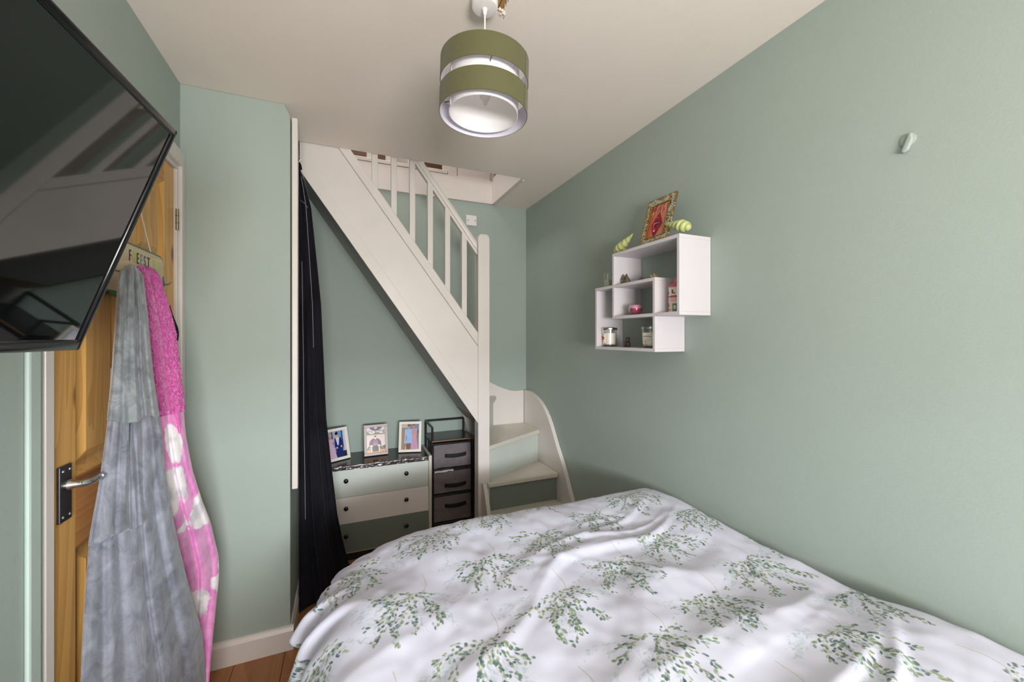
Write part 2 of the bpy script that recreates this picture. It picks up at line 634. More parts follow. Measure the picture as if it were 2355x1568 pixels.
struct('baseboard_alcove', PR([(YN - p[0], p[1]) for p in base_profile(0.016, 0.104)], 'x', -0.594, XN + 0.014), M['white'])
struct('baseboard_return', PR([(XN + p[0], p[1]) for p in base_profile(0.014, 0.104)], 'y', YN + 0.001, 2.62), M['white'])
struct('baseboard_left', PR([(XL + p[0], p[1]) for p in base_profile(0.016, 0.104)], 'y', YF, 1.150), M['white'])
struct('baseboard_right', PR([(XR - p[0], p[1]) for p in base_profile(0.016, 0.104)], 'y', YF, 2.05), M['white'])

# loose white batten on the end of the alcove wall
struct('trim_3', B(XN + 0.005, XN + 0.029, YN + 0.004, YN + 0.040, 0.697, 2.350, bev=0.004), M['white'])
# door surround
struct('trim_1', B(XL, XL + 0.010, 1.152, 1.190, 0, 2.112, bev=0.005), M['teal_gloss'])
t2 = struct('trim_2', B(XL - 0.05, XL + 0.005, 1.211, 1.240, 0, 2.036, bev=0.002), M['white'])
obj('jamb', B(XL - 0.05, XL + 0.006, 1.960, 1.986, 0, 2.036, bev=0.002), M['white'], t2)
obj('head_lining', B(XL - 0.05, XL + 0.006, 1.211, 1.986, 2.036, 2.064, bev=0.002), M['white'], t2)
obj('architrave', B(XL, XL + 0.018, 1.975, 2.0105, 0, 2.112, bev=0.005), M['white'], t2)
obj('architrave', PR([(1.192, 2.052), (1.974, 2.052), (2.0105, 2.098), (2.000, 2.112), (1.192, 2.112)], 'x', XL, XL + 0.020, bev=0.004), M['white'], t2)

# ------------------------------------------------------------------ pine door
DX = XL - 0.004                       # front face of the door
door = tag(obj('door_1', B(DX - 0.040, DX - 0.018, 1.242, 1.958, 0.012, 2.033), M['pine_v']), kind='structure')
for y0, y1 in ((1.242, 1.337), (1.560, 1.648), (1.871, 1.958)):
    obj('stile', B(DX - 0.020, DX, y0, y1, 0.012, 2.033, bev=0.0015), M['pine_v'], door)
rails = ((0.012, 0.22), (0.85, 1.028), (1.55, 1.640), (1.953, 2.033))
for z0, z1 in rails:
    for y0, y1 in ((1.337, 1.560), (1.648, 1.871)):
        obj('rail', B(DX - 0.020, DX - 0.0005, y0, y1, z0, z1, bev=0.0015), M['pine_h'], door)
for (z0, z1) in ((0.22, 0.85), (1.028, 1.55), (1.640, 1.953)):
    for y0, y1 in ((1.337, 1.560), (1.648, 1.871)):
        bm = bmesh.new()
        prof = [(0.0, -0.001), (0.012, -0.010), (0.020, -0.016), (0.026, -0.016), (0.048, -0.006), (0.052, -0.004)]
        rings = []
        for ins, dx in prof:
            rings.append([bm.verts.new((DX + dx, yy, zz)) for yy, zz in ((y0 + ins, z0 + ins), (y1 - ins, z0 + ins), (y1 - ins, z1 - ins), (y0 + ins, z1 - ins))])
        for a_, b_ in zip(rings, rings[1:]):
            for q in range(4):
                bm.faces.new((a_[q], a_[(q + 1) % 4], b_[(q + 1) % 4], b_[q]))
        bm.faces.new(rings[-1])
        obj('panel', bm, M['pine_v'], door)
# lever handle on its back plate
plate = obj('handle_plate', B(DX, DX + 0.007, 1.263, 1.308, 0.938, 1.070, bev=0.002), M['dark_metal'], door)
for yy in (1.274, 1.299):
    for zz in (0.950, 1.058):
        obj('screw', L([(0.0, 0.0), (0.004, 0.0), (0.0032, 0.0018), (0.0, 0.002)], 10, mtx=local_matrix((DX + 0.007, yy, zz), (0, R(90), 0))), M['chrome'], plate)
lever = obj('lever_rose', L([(0.0, 0), (0.013, 0), (0.013, 0.006), (0.009, 0.012), (0.0075, 0.030), (0.0, 0.030)], 20, mtx=local_matrix((DX + 0.007, 1.288, 1.022), (0, R(90), 0))), M['chrome'], plate, 40)
bm = bmesh.new()
tube(bm, [(DX + 0.030, 1.288, 1.022), (DX + 0.040, 1.293, 1.022), (DX + 0.045, 1.305, 1.022), (DX + 0.047, 1.335, 1.022)], [0.009, 0.0085, 0.0075, 0.0068], 14)
tube(bm, [(DX + 0.047, 1.333, 1.022), (DX + 0.047, 1.336, 1.022), (DX + 0.047, 1.340, 1.022)], [0.0085, 0.0095, 0.0085], 14)
tube(bm, [(DX + 0.047, 1.339, 1.022), (DX + 0.048, 1.362, 1.023), (DX + 0.048, 1.390, 1.025)], [0.0085, 0.0100, 0.0105], 14)
obj('lever', bm, M['chrome'], door, 50)
for z0 in (1.795, 0.25):
    h = obj('hinge', T([(DX + 0.010, 1.962, z0), (DX + 0.010, 1.962, z0 + 0.083)], 0.0055, 10), M['brass'], door)
    for q in (0.027, 0.055):
        obj('hinge_joint', T([(DX + 0.010, 1.962, z0 + q), (DX + 0.010, 1.962, z0 + q + 0.002)], 0.0062, 10), M['dark_metal'], h)

# ------------------------------------------------------------------ loft above the stair well
bm = bmesh.new()
LX0, LX1, LY1, LZ = -0.95, 1.20, 3.45, 3.7
box(bm, LX0 - 0.05, LX1 + 0.05, YS - 0.10, YS - 0.05, 2.46, LZ)
box(bm, LX0 - 0.05, LX1 + 0.05, LY1, LY1 + 0.05, 2.46, LZ)
box(bm, LX0 - 0.05, LX0, YS - 0.05, LY1, 2.46, LZ)
box(bm, LX1, LX1 + 0.05, YS - 0.05, LY1, 2.46, LZ)
struct('wall_loft', bm, M['bare_white'])
bm = bmesh.new()
box(bm, LX0, LX1, YS - 0.1, LY1 + 0.05, LZ, LZ + 0.05)
struct('ceiling_loft', bm, M['bare_white'])
bm = bmesh.new()
box(bm, LX0, LX1 + 0.05, YB + 0.002, LY1, 2.46, 2.575)
box(bm, LX0, XN - 0.03, YS - 0.05, YB + 0.002, 2.46, 2.60)
box(bm, 1.080, LX1, YS - 0.05, YB + 0.002, 2.46, 2.70)
struct('floor_loft', bm, M['bare_wood'])
lining = struct('trim_4', B(XN, 1.074, YB - 0.012, YB - 0.001, ZC + 0.002, 2.579, bev=0.002), M['white'])
obj('lining_board', B(XN, 0.708, YB - 0.016, YB - 0.001, 2.581, 2.606, bev=0.003), M['white'], lining)
obj('lining_board', B(1.060, 1.074, YS - 0.02, YB - 0.013, ZC + 0.001, 2.600, bev=0.002), M['white'], lining)
obj('lining_board', B(0.712, 0.780, YB - 0.013, YB - 0.001, 2.573, 2.76, bev=0.003), M['white'], lining)
obj('lining_board', B(0.784, 1.040, YB - 0.011, YB - 0.001, 2.575, 2.76, bev=0.003), M['white'], lining)
obj('lining_board', B(XN, 1.060, YS - 0.045, YS - 0.030, ZC + 0.061, 2.62, bev=0.002), M['white'], lining)
for px in (0.020, 0.165, 0.290, 0.444, 0.520, 0.695):
    obj('loft_post', B(px - 0.020, px + 0.018, YB - 0.010, YB + 0.025, 2.60, 3.3, bev=0.003), M['white'], lining)
obj('dark_board', B(-0.85, 0.36, YB + 0.22, YB + 0.24, 2.575, 3.3), M['dark_brown'], lining)
obj('dark_board', B(0.50, 0.95, YB + 0.22, YB + 0.24, 2.575, 3.3), M['dark_brown'], lining)
# thin dark gap where the plaster meets the frame of the opening
struct('trim_5', B(1.075, 1.088, YS + 0.02, YB - 0.003, ZC - 0.006, ZC + 0.001, bev=0.002), M['white'])

# ------------------------------------------------------------------ staircase
SL = 1.366                                   # rise over going of the flight
st = thing('staircase', 'white painted winder staircase with sloping balustrade and green risers against the back wall', 'staircase', (0.80, 2.40, 0))


def up(x):
    return 1.316 - (x - 0.767) * SL          # upper edge of the string


def low(x):
    return 0.839 - (x - 0.767) * 1.440       # lower edge


# string with its bead and capping
x0, x1 = -0.214, 0.767
obj('string', PR([(x0, low(x0) + 0.005), (x1, low(x1) + 0.005), (x1, up(x1)), (-0.1437, 2.56), (x0, 2.56)], 'y', 2.372, 2.402), M['white'], st)
obj('string_bead', PR([(x0, low(x0)), (x1, low(x1)), (x1, low(x1) + 0.105), (x0, low(x0) + 0.105)], 'y', 2.366, 2.371, bev=0.002), M['white'], st)
xt = 0.027 - 0.10
obj('string_cap', PR([(x1, up(x1) + 0.002), (x1, up(x1) + 0.086), (xt - 0.06, up(xt - 0.06) + 0.086), (xt - 0.06, up(xt - 0.06) + 0.002)], 'y', 2.364, 2.424, bev=0.005), M['white'], st)
# newel
bm = bmesh.new()
prism(bm, [(0.767, 0), (0.842, 0), (0.842, 1.988), (0.836, 2.006), (0.822, 2.014), (0.787, 2.014), (0.773, 2.006), (0.767, 1.988)], 'y', 2.362, 2.437, bev=0.003)
obj('newel_post', bm, M['white'], st)
# balusters


def rail_low(x):
    return 1.885 - (x - 0.767) * 1.33


for i in range(6):
    bx = 0.146 + 0.1045 * i
    zb = up(bx + 0.032) + 0.07
    zt = min(rail_low(bx + 0.016) + 0.02, 2.95)
    obj('baluster', B(bx, bx + 0.032, 2.382, 2.414, zb, zt, bev=0.0025), M['white'], st)
# handrail
xr0 = 0.05
rl = [(0.767, rail_low(0.767)), (0.767, rail_low(0.767) + 0.074), (xr0, rail_low(xr0) + 0.074), (xr0, rail_low(xr0))]
bm = bmesh.new()
prism(bm, [(0.767, rail_low(0.767) + 0.022), (0.767, rail_low(0.767) + 0.078), (xr0, rail_low(xr0) + 0.078), (xr0, rail_low(xr0) + 0.022)], 'y', 2.368, 2.428, bev=0.012)
obj('handrail', bm, M['white'], st)
obj('rail_fillet', PR([(0.767, rail_low(0.767)), (0.767, rail_low(0.767) + 0.026), (xr0, rail_low(xr0) + 0.026), (xr0, rail_low(xr0))], 'y', 2.380, 2.416, bev=0.003), M['white'], st)
# straight flight: treads and risers behind the string
for i in range(7):
    z = 1.152 + 0.228 * i
    nx = 0.800 - 0.167 * i
    obj('tread', B(nx - 0.160, nx + 0.018, 2.402, 2.900, z - 0.028, z, bev=0.006), M['cream'], st)
    obj('riser', B(nx - 0.014, nx, 2.402, 2.900, z - 0.200 - (0.0), z - 0.028), M['riser_light'], st)
# winders turning from the front to the left
obj('tread', PR([(0.812, 2.185), (1.322, 2.185), (1.322, 2.40), (0.846, 2.40), (0.812, 2.361)], 'z', 0.252, 0.284, bev=0.006), M['cream'], st)
obj('riser', B(0.815, 1.322, 2.205, 2.220, 0.0, 0.252), M['riser_light'], st)
obj('tread', PR([(0.826, 2.343), (1.322, 2.343), (1.322, 2.69), (0.846, 2.42), (0.846, 2.361), (0.826, 2.361)], 'z', 0.436, 0.468, bev=0.008), M['cream'], st)
obj('riser', B(0.843, 1.322, 2.366, 2.378, 0.284, 0.436), M['riser_dark'], st)
obj('tread', PR([(0.840, 2.350), (1.324, 2.625), (1.324, 2.90), (1.02, 2.90), (0.846, 2.44), (0.840, 2.438)], 'z', 0.664, 0.696, bev=0.008), M['cream'], st)
obj('riser', PR([(0.843, 2.374), (1.322, 2.646), (1.322, 2.660), (0.843, 2.388)], 'z', 0.468, 0.664), M['riser_light'], st)
obj('tread', PR([(0.790, 2.436), (0.850, 2.436), (1.078, 2.872), (1.078, 2.898), (0.780, 2.898), (0.780, 2.438)], 'z', 0.892, 0.924, bev=0.008), M['cream'], st)
obj('riser', PR([(0.826, 2.440), (0.840, 2.440), (1.062, 2.898), (1.046, 2.898)], 'z', 0.696, 0.892), M['riser_light'], st)
# curved string on the right wall
prof = [(2.862, 0.956), (2.80, 0.955), (2.745, 0.944), (2.690, 0.930), (2.634, 0.908), (2.585, 0.882), (2.540, 0.850), (2.500, 0.812), (2.465, 0.772), (2.435, 0.728), (2.400, 0.676), (2.374, 0.637), (2.309, 0.553), (2.259, 0.483), (2.215, 0.402), (2.173, 0.335), (2.10, 0.21), (2.03, 0.06), (2.02, 0.0)]
bm = bmesh.new()
prism(bm, prof + [(2.899, 0.0), (2.899, 0.953)], 'x', 1.323, 1.351, bev=0.003)
obj('wall_string', bm, M['white'], st)
# back wall string that sweeps up to the left
pb = [(1.322, 0.953), (1.25, 0.950), (1.20, 0.957), (1.155, 0.974), (1.10, 0.996), (1.047, 1.022), (0.98, 1.062), (0.92, 1.112), (0.86, 1.180), (0.80, 1.262)]
xq = -0.10
pb += [(xq, 1.262 + (0.80 - xq) * SL), (xq, 1.262 + (0.80 - xq) * SL - 0.30), (0.80, 0.86), (0.86, 0.66), (1.322, 0.40)]
obj('wall_string', PR(pb, 'y', 2.899, 2.9235, bev=0.002), M['white'], st)
# short bottom string at the foot of the newel
obj('foot_string', PR([(2.361, 0.470), (2.330, 0.470), (2.290, 0.400), (2.225, 0.265), (2.160, 0.12), (2.135, 0.0), (2.361, 0.0)], 'x', 0.787, 0.812, bev=0.003), M['cream'], st)
# plain boarded underside
xs0, xs1 = -0.206, 0.785
obj('soffit', PR([(xs0, low(xs0) + 0.030), (xs1, low(xs1) + 0.030), (xs1, low(xs1) + 0.042), (xs0, low(xs0) + 0.042)], 'y', 2.402, 2.897), M['soffit'], st)
obj('bare_board', PR([(0.772, 0.858), (0.834, 0.784), (0.846, 0.794), (0.784, 0.868)], 'y', 2.50, 2.895), M['bare_wood'], st)

# blank electrical plate
bp = thing('blanking_plate', 'square white blank electrical plate on the green wall above the stairs', 'wall plate', (0.895, YB, 2.258))
obj('plate', B(0.854, 0.936, YB - 0.009, YB, 2.220, 2.298, bev=0.004), M['plastic'], bp)
for sx in (0.867, 0.923):
    obj('screw', L([(0.0, 0), (0.004, 0), (0.0035, 0.0012), (0.0, 0.0014)], 10, mtx=local_matrix((sx, YB - 0.009, 2.259), (R(90), 0, 0))), M['dark_metal'], bp)

# painted-over hook stuck on the right wall
wh = thing('wall_hook', 'small painted-over stick-on hook on the bare right wall', 'hook', (XR, 0.556, 1.88))
mt = local_matrix((XR, 0.559, 1.886), (0, R(-90), 0))
bm = bmesh.new()
lathe(bm, [(0.0, 0), (0.0165, 0), (0.0165, 0.003), (0.012, 0.0055), (0.005, 0.0048), (0.0, 0.0045)], 24, mtx=mt)
obj('pad', bm, M['wall'], wh, 60)
bm = bmesh.new()
prism(bm, [(0.548, 1.900), (0.556, 1.901), (0.572, 1.858), (0.566, 1.853), (0.556, 1.858), (0.547, 1.880)], 'x', XR - 0.011, XR - 0.0005, bev=0.0035)
obj('hook_body', bm, M['wall'], wh, 60)

# ------------------------------------------------------------------ bed
bed = thing('bed', 'bed base and mattress hidden under the leaf print duvet beside the right wall', 'bed', (0.70, 0.40, 0))
obj('divan_base', B(0.09, 1.31, -0.62, 1.36, 0.06, 0.34, bev=0.02), M['divan'], bed)
obj('mattress', B(0.075, 1.315, -0.62, 1.375, 0.345, 0.565, bev=0.05, seg=4), M['mattress'], bed, 60)
for lx in (0.16, 1.24):
    for ly in (-0.52, 1.27):
        obj('leg', L([(0.0, 0), (0.022, 0), (0.028, 0.06), (0.0, 0.06)], 14, center=(lx, ly, 0)), M['black'], bed)


def paint_print(W_, H_, x_org, y_org, mm):
    """Flat print of weeping leafy sprigs on white cotton, 1 px = mm metres."""
    img = np.empty((H_, W_, 3), dtype=np.float32)
    img[:] = np.array([212, 212, 230], dtype=np.float32) / 255
    g = np.random.default_rng(11)

    def leaf(px, py, ang, ln, wd, col, alpha):
        cx, cy = (px - x_org) / mm, (py - y_org) / mm
        l, w = ln / mm, wd / mm
        r = int(l) + 2
        i0, i1, j0, j1 = int(cx) - r, int(cx) + r + 1, int(cy) - r, int(cy) + r + 1
        if i0 < 0 or j0 < 0 or i1 >= W_ or j1 >= H_:
            return
        yy, xx = np.mgrid[j0:j1, i0:i1]
        dx, dy = xx - cx, yy - cy
        a = (dx * math.cos(ang) + dy * math.sin(ang)) / (l * 0.5)
        b = (-dx * math.sin(ang) + dy * math.cos(ang)) / (w * 0.5)
        prof = 1 - a * a
        d = prof - np.abs(b)
        m = np.clip(d * w * 0.5 + 0.5, 0, 1) * (np.abs(a) < 1) * alpha
        m = m * (0.80 + 0.20 * np.clip(a + 0.4, 0, 1))
        sub = img[j0:j1, i0:i1]
        vein = np.where(np.abs(b) < 0.12, 1.08, np.where(b > 0, 1.05, 0.93))[..., None]
        sub[:] = sub * (1 - m[..., None]) + np.clip(np.array(col) * vein, 0, 1) * m[..., None]

    def stem(pts, col, wdt, alpha):
        for (ax, ay), (bx_, by_) in zip(pts, pts[1:]):
            n = max(2, int(math.hypot(bx_ - ax, by_ - ay) / mm / 1.2))
            for q in range(n):
                f_ = q / n
                leaf(ax + (bx_ - ax) * f_, ay + (by_ - ay) * f_, math.atan2(by_ - ay, bx_ - ax), wdt * 3, wdt * 1.3, col, alpha)

    greens = [(116, 134, 100), (132, 148, 112), (98, 120, 100), (150, 164, 130), (80, 104, 100), (62, 86, 92), (122, 138, 96), (160, 172, 142)]
    greens = [tuple(k_ / 255 for k_ in c_) for c_ in greens]
    ghosts = [(196, 204, 216), (186, 197, 210), (204, 210, 216), (176, 188, 202)]
    ghosts = [tuple(k_ / 255 for k_ in c_) for c_ in ghosts]
    arms = [(-1.25, 0.150), (-0.80, 0.185), (-0.42, 0.195), (-0.05, 0.20), (0.33, 0.19), (0.72, 0.185), (1.15, 0.155), (1.7, 0.08)]

    def motif(ox, oy, tilt, s=1.0):
        ct, sn = math.cos(tilt), math.sin(tilt)

        def tr(x_, y_):
            return ox + s * (x_ * ct - y_ * sn), oy + s * (x_ * sn + y_ * ct)

        def sprig(x_, y_, th, ln_, dens, lmin, lmax, ghost):
            nst = max(3, int(ln_ / 0.011))
            pts = [(x_, y_)]
            ths = [th]
            for q in range(nst):
                x_ += math.sin(th) * ln_ / nst
                y_ -= math.cos(th) * ln_ / nst
                th *= 0.94
                th += g.uniform(-0.07, 0.07)
                pts.append((x_, y_))
                ths.append(th)
            wp = [tr(*p_) for p_ in pts]
            if not ghost:
                stem(wp, (0.68, 0.71, 0.62), 0.0011, 0.55)
            for q in range(1, nst + 1):
                ang = math.atan2(wp[q][1] - wp[q - 1][1], wp[q][0] - wp[q - 1][0])
                for _ in range(dens):
                    if g.random() < 0.22:
                        continue
                    la = ang + g.choice([-1, 1]) * g.uniform(0.1, 0.8)
                    l_ = g.uniform(lmin, lmax)
                    px_ = wp[q][0] + math.cos(la) * l_ * 0.5 + g.normal(0, 0.0035)
                    py_ = wp[q][1] + math.sin(la) * l_ * 0.5 + g.normal(0, 0.0035)
                    if ghost:
                        leaf(px_, py_, la, l_, g.uniform(0.004, 0.007), ghosts[g.integers(4)], g.uniform(0.45, 0.95))
                    else:
                        ci = g.integers(8) if g.random() < 0.85 else 5
                        leaf(px_, py_, la, l_, g.uniform(0.0042, 0.0074), greens[ci], g.uniform(0.66, 1.0))
            return pts, ths

        for _ in range(14):                     # pale sprigs that lie behind
            th0 = g.uniform(-1.7, 1.7)
            r0 = g.uniform(0.03, 0.11)
            sprig(math.sin(th0) * r0, 0.085 - math.cos(th0) * r0, th0 * 1.1, g.uniform(0.06, 0.13), 3, 0.009, 0.016, True)
        top = [tr(0.03 + 0.02 * math.sin(q * 0.5), 0.20 - 0.022 * q) for q in range(6)]
        stem(top, (0.74, 0.71, 0.65), 0.0015, 0.8)
        for th0, ln_ in arms:
            th0 += g.uniform(-0.14, 0.14)
            ln_ *= g.uniform(0.75, 1.12)
            pts, ths = sprig(0.012, 0.085, th0 * 1.25, ln_, 2, 0.0075, 0.0135, False)
            for q in range(4, len(pts) - 1, 4):
                if g.random() < 0.75:
                    sprig(pts[q][0], pts[q][1], ths[q] + g.choice([-1, 1]) * g.uniform(0.35, 0.8), g.uniform(0.03, 0.06), 2, 0.009, 0.0150, False)

    ax, ay, bx, by = 0.242, 0.074, 0.132, -0.232
    for i in range(-9, 12):
        for j in range(-8, 12):
            ox = 0.385 + ax * i + bx * j
            oy = 1.120 + ay * i + by * j
            if -0.5 < ox < 1.55 and -0.1 < oy < 2.0:
                motif(ox, oy, -0.24 + 0.08 * math.sin(i * 2.1 + j * 1.3), 0.80)
    return img


PXM = 0.0011
UX0, UY0, UX1, UY1 = -0.40, 0.0, 1.42, 1.95
pw_, ph_ = int((UX1 - UX0) / PXM), int((UY1 - UY0) / PXM)
arr = paint_print(pw_, ph_, UX0, UY0, PXM)
img = bpy.data.images.new('leaf_print', pw_, ph_)
buf = np.ones((ph_, pw_, 4), dtype=np.float32)
buf[..., :3] = arr
img.pixels.foreach_set(buf.ravel())
img.pack()
t = NT('leaf_print_cotton')
uvn = t.add('ShaderNodeUVMap', uv_map='cloth')
im = t.add('ShaderNodeTexImage')
im.image = img
im.extension = 'EXTEND'
t.link(uvn.outputs['UV'], im.inputs['Vector'])
t.link(im.outputs['Color'], t.p.inputs['Base Color'])
t.p.inputs['Roughness'].default_value = 0.72
t.p.inputs['Sheen Weight'].default_value = 0.15
t.p.inputs['Specular IOR Level'].default_value = 0.25
wv = t.noise(t.mapping(), 900, 2)
t.bump(wv, 0.08, 0.001)
M['duvet'] = t.m

# duvet: flat cloth folded over the foot end and the left side
DX0, DY1, RC, RR, HANG = 0.045, 1.455, 0.22, 0.135, 0.315
nx_, ny_ = 250, 300
cu = np.linspace(DX0 - 0.46, 1.352, nx_)
cv_ = np.linspace(-0.55, DY1 + 0.46, ny_)
U, V = np.meshgrid(cu, cv_)
ccx, ccy = DX0 + RC, DY1 - RC
dx, dy = U - ccx, V - ccy
corner = (dx < 0) & (dy > 0)
rad = np.hypot(dx, dy) + 1e-9
dL = DX0 - U
dF = V - DY1
d = np.where(corner, rad - RC, np.maximum(dL, dF))
nxv = np.where(corner, dx / rad, np.where(dL > dF, -1.0, 0.0))
nyv = np.where(corner, dy / rad, np.where(dL > dF, 0.0, 1.0))
# coordinate along the edge, for folds in the hanging part
sarc = np.where(corner, np.arctan2(dy, -dx) * (RC + 0.25), np.where(dL > dF, (V - ccy), (PI / 2) * (RC + 0.25) + (U - ccx)))
cornerness = np.exp(-((sarc - 0.24) / 0.26) ** 2)
hang = HANG + 0.02 * vnoise(sarc * 3.0, sarc * 0 + 3.3) - 0.165 * cornerness
over = np.maximum(d - hang, 0)
dd = np.minimum(d, hang)
ang = np.clip(dd, 0, None) / RR
amax = R(84) - R(30) * cornerness
ac = np.minimum(ang, amax)
rest = np.maximum(np.clip(dd, 0, None) - RR * amax, 0)
hout = RR * np.sin(ac) + rest * np.cos(amax)
gdn = RR * (1 - np.cos(ac)) + rest * np.sin(amax)
curl = np.minimum(over, 0.10)
hout = hout - 0.030 * (1 - np.cos(np.minimum(curl / 0.03, PI))) - np.maximum(curl - 0.09, 0)
gdn = gdn + 0.012 * np.sin(np.minimum(curl / 0.03, PI))
fold_w = np.clip((dd + 0.03) / 0.16, 0, 1) ** 1.2
fold = (np.abs(np.sin(sarc * 27 + 1.6 * vnoise(sarc * 5, dd * 4))) ** 0.7 - 0.62) * 0.026 + 0.014 * np.sin(sarc * 52 + 2 * vnoise(sarc * 7, dd * 3 + 5))
fold = fold * fold_w * (0.25 + 2.4 * np.exp(-((sarc - 0.10) / 0.20) ** 2))
hout = hout + fold
qx = np.where(d > 0, U - nxv * d, U)
qy = np.where(d > 0, V - nyv * d, V)
X = qx + np.where(d > 0, nxv * hout, 0)
Y = qy + np.where(d > 0, nyv * hout, 0)
inner = np.clip(-d, 0, 0.3) / 0.3
Z = 0.652 + 0.018 * np.sin(inner * PI / 2) - np.where(d > 0, gdn, 0)
# puffy filling and creases on the top
topw = np.clip(1 - np.clip(d, 0, None) / 0.12, 0, 1)
ridge_y = np.clip((1.35 - V) / 0.9, 0, 1)
Z = Z + topw * (0.016 * vnoise(U * 3.1 + 4, V * 2.7) + 0.008 * vnoise(U * 7, V * 6.3 + 9))
Z = Z + topw * 0.030 * np.exp(-(((U - 1.22) / 0.16) ** 2 + ((V - 1.36) / 0.22) ** 2)) * 0.6
Z = Z + topw * 0.034 * np.exp(-((V - 1.42) / 0.17) ** 2) * np.clip((U - 0.12) / 0.4, 0, 1)
Z = Z + topw * 0.034 * np.clip((U - 0.75) / 0.5, 0, 1) * ridge_y
wx = U + 0.05 * vnoise(U * 4, V * 4 + 2)
wy = V + 0.06 * vnoise(U * 3 + 7, V * 3)


def creases(cx_, sy_, ang_, freq, amp, sharp, seed):
    ca, sa = math.cos(ang_), math.sin(ang_)
    a_ = wx * ca + wy * sa
    b_ = -wx * sa + wy * ca
    n_ = 1 - np.abs(vnoise(a_ * sy_ + seed, b_ * freq + seed * 1.7))
    return amp * np.clip(n_ - (1 - sharp), 0, 1) / sharp


rightw = np.clip((U - 0.25) / 0.6, 0.12, 1)
smooth_edge = np.clip((1.27 - U) / 0.25, 0.05, 1) * np.clip((1.42 - V) / 0.25, 0.15, 1)
topw0, topw = topw, topw * smooth_edge
Z = Z + topw * rightw * creases(0, 1.1, 0.28, 6.5, 0.012, 0.32, 3.1)
Z = Z + topw * rightw * creases(0, 1.6, 0.12, 9.0, 0.008, 0.4, 8.2)
Z = Z + topw * creases(0, 1.4, 0.55, 5.0, 0.007, 0.4, 15.7)
Z = Z + topw * creases(0, 1.2, -0.5, 8.0, 0.003, 0.4, 21.0)
topw = topw0
Z = Z + topw * 0.0022 * vnoise(U * 32, V * 24)
# keep clear of the wall, the sheet rolls down beside it
edge = np.clip((U - 1.27) / 0.08, 0, 1)
Z = Z - edge ** 2 * 0.075
X = np.minimum(X, 1.349)
Pd = np.stack([X, Y, Z], -1)
uv = np.stack([(U - UX0) / (UX1 - UX0), (V - UY0) / (UY1 - UY0)], -1)
me = grid_mesh('duvet', Pd, uv)
me.materials.append(M['duvet'])
du = obj('duvet', me, None, smooth=180)
tag(du, 'crumpled white duvet with green weeping leaf print covering the whole bed', 'duvet')

# ------------------------------------------------------------------ wall shelf
sh = thing('wall_shelf', 'white interlocking box wall shelf with open back on the right wall', 'shelf', (XR, 1.445, 1.46))
TH = 0.014
SX0 = 1.188


def shelf_panel(nm, y0, y1, z0, z1, x0=SX0):
    obj(nm, B(x0, XR - 0.001, y0, y1, z0, z1, bev=0.001, seg=1), M['shelf'], sh)


def shelf_box(y0, y1, z0, z1, dxf):
    shelf_panel('top_panel', y0, y1, z1 - TH, z1, SX0 + dxf)
    shelf_panel('bottom_panel', y0, y1, z0, z0 + TH, SX0 + dxf)
    shelf_panel('end_panel', y0, y0 + TH, z0 + TH, z1 - TH, SX0 + dxf)
    shelf_panel('end_panel', y1 - TH, y1, z0 + TH, z1 - TH, SX0 + dxf)


shelf_box(1.166, 1.584, 1.460, 1.773, 0.0)
shelf_box(1.298, 1.725, 1.312, 1.623, 0.0004)

# --- things standing on the shelf
def spiral_shell(loc, rot, length, rmax, label):
    o = thing('sea_shell', label, 'shell', loc, rot, 'green pottery shells on the shelf')
    n, m = 90, 26
    tt = np.linspace(0, 1, n)
    r = rmax * np.where(tt < 0.68, (tt / 0.68) ** 0.85, np.sqrt(np.clip(1 - ((tt - 0.68) / 0.33) ** 2, 0.01, 1)))
    P = np.zeros((n, m, 3))
    for i in range(n):
        for k_ in range(m):
            th = 2 * PI * k_ / m
            ph = (tt[i] * 6.0 + k_ / m) % 1.0
            rr = r[i] * (0.80 + 0.24 * math.sin(PI * ph) ** 0.7) * (1 + 0.018 * math.sin(th * 12))
            P[i, k_] = (tt[i] * length - length * 0.5, rr * math.cos(th), rr * math.sin(th) * 0.92)
    me_ = grid_mesh('shell_body', P, closed_u=True, cap=True)
    tm = NT('glazed_green_pottery')
    fz = tm.noise(tm.mapping((18, 1, 1)), 6, 3)
    tm.link(tm.ramp(fz, [(0.3, rgb(158, 170, 96)), (0.6, rgb(198, 204, 142)), (0.8, rgb(214, 218, 172))]), tm.p.inputs['Base Color'])
    tm.p.inputs['Roughness'].default_value = 0.18
    me_.materials.append(tm.m)
    obj('shell_body', me_, None, o, 180, world=False)
    return o


def aim(p0, p1):
    d_ = Vector(p1) - Vector(p0)
    q_ = d_.to_track_quat('X', 'Z').to_euler()
    c_ = (Vector(p0) + Vector(p1)) / 2
    return tuple(c_), tuple(q_), d_.length


c_, q_, l_ = aim((1.245, 1.500, 1.858), (1.252, 1.640, 1.790))
spiral_shell(c_, q_, l_, 0.027, 'pale green pottery shell tilted up at the far end of the shelf top')
c_, q_, l_ = aim((1.218, 1.279, 1.841), (1.226, 1.150, 1.797))
spiral_shell(c_, q_, l_, 0.026, 'pale green pottery shell lying on the near corner of the shelf, beside the gold frame')


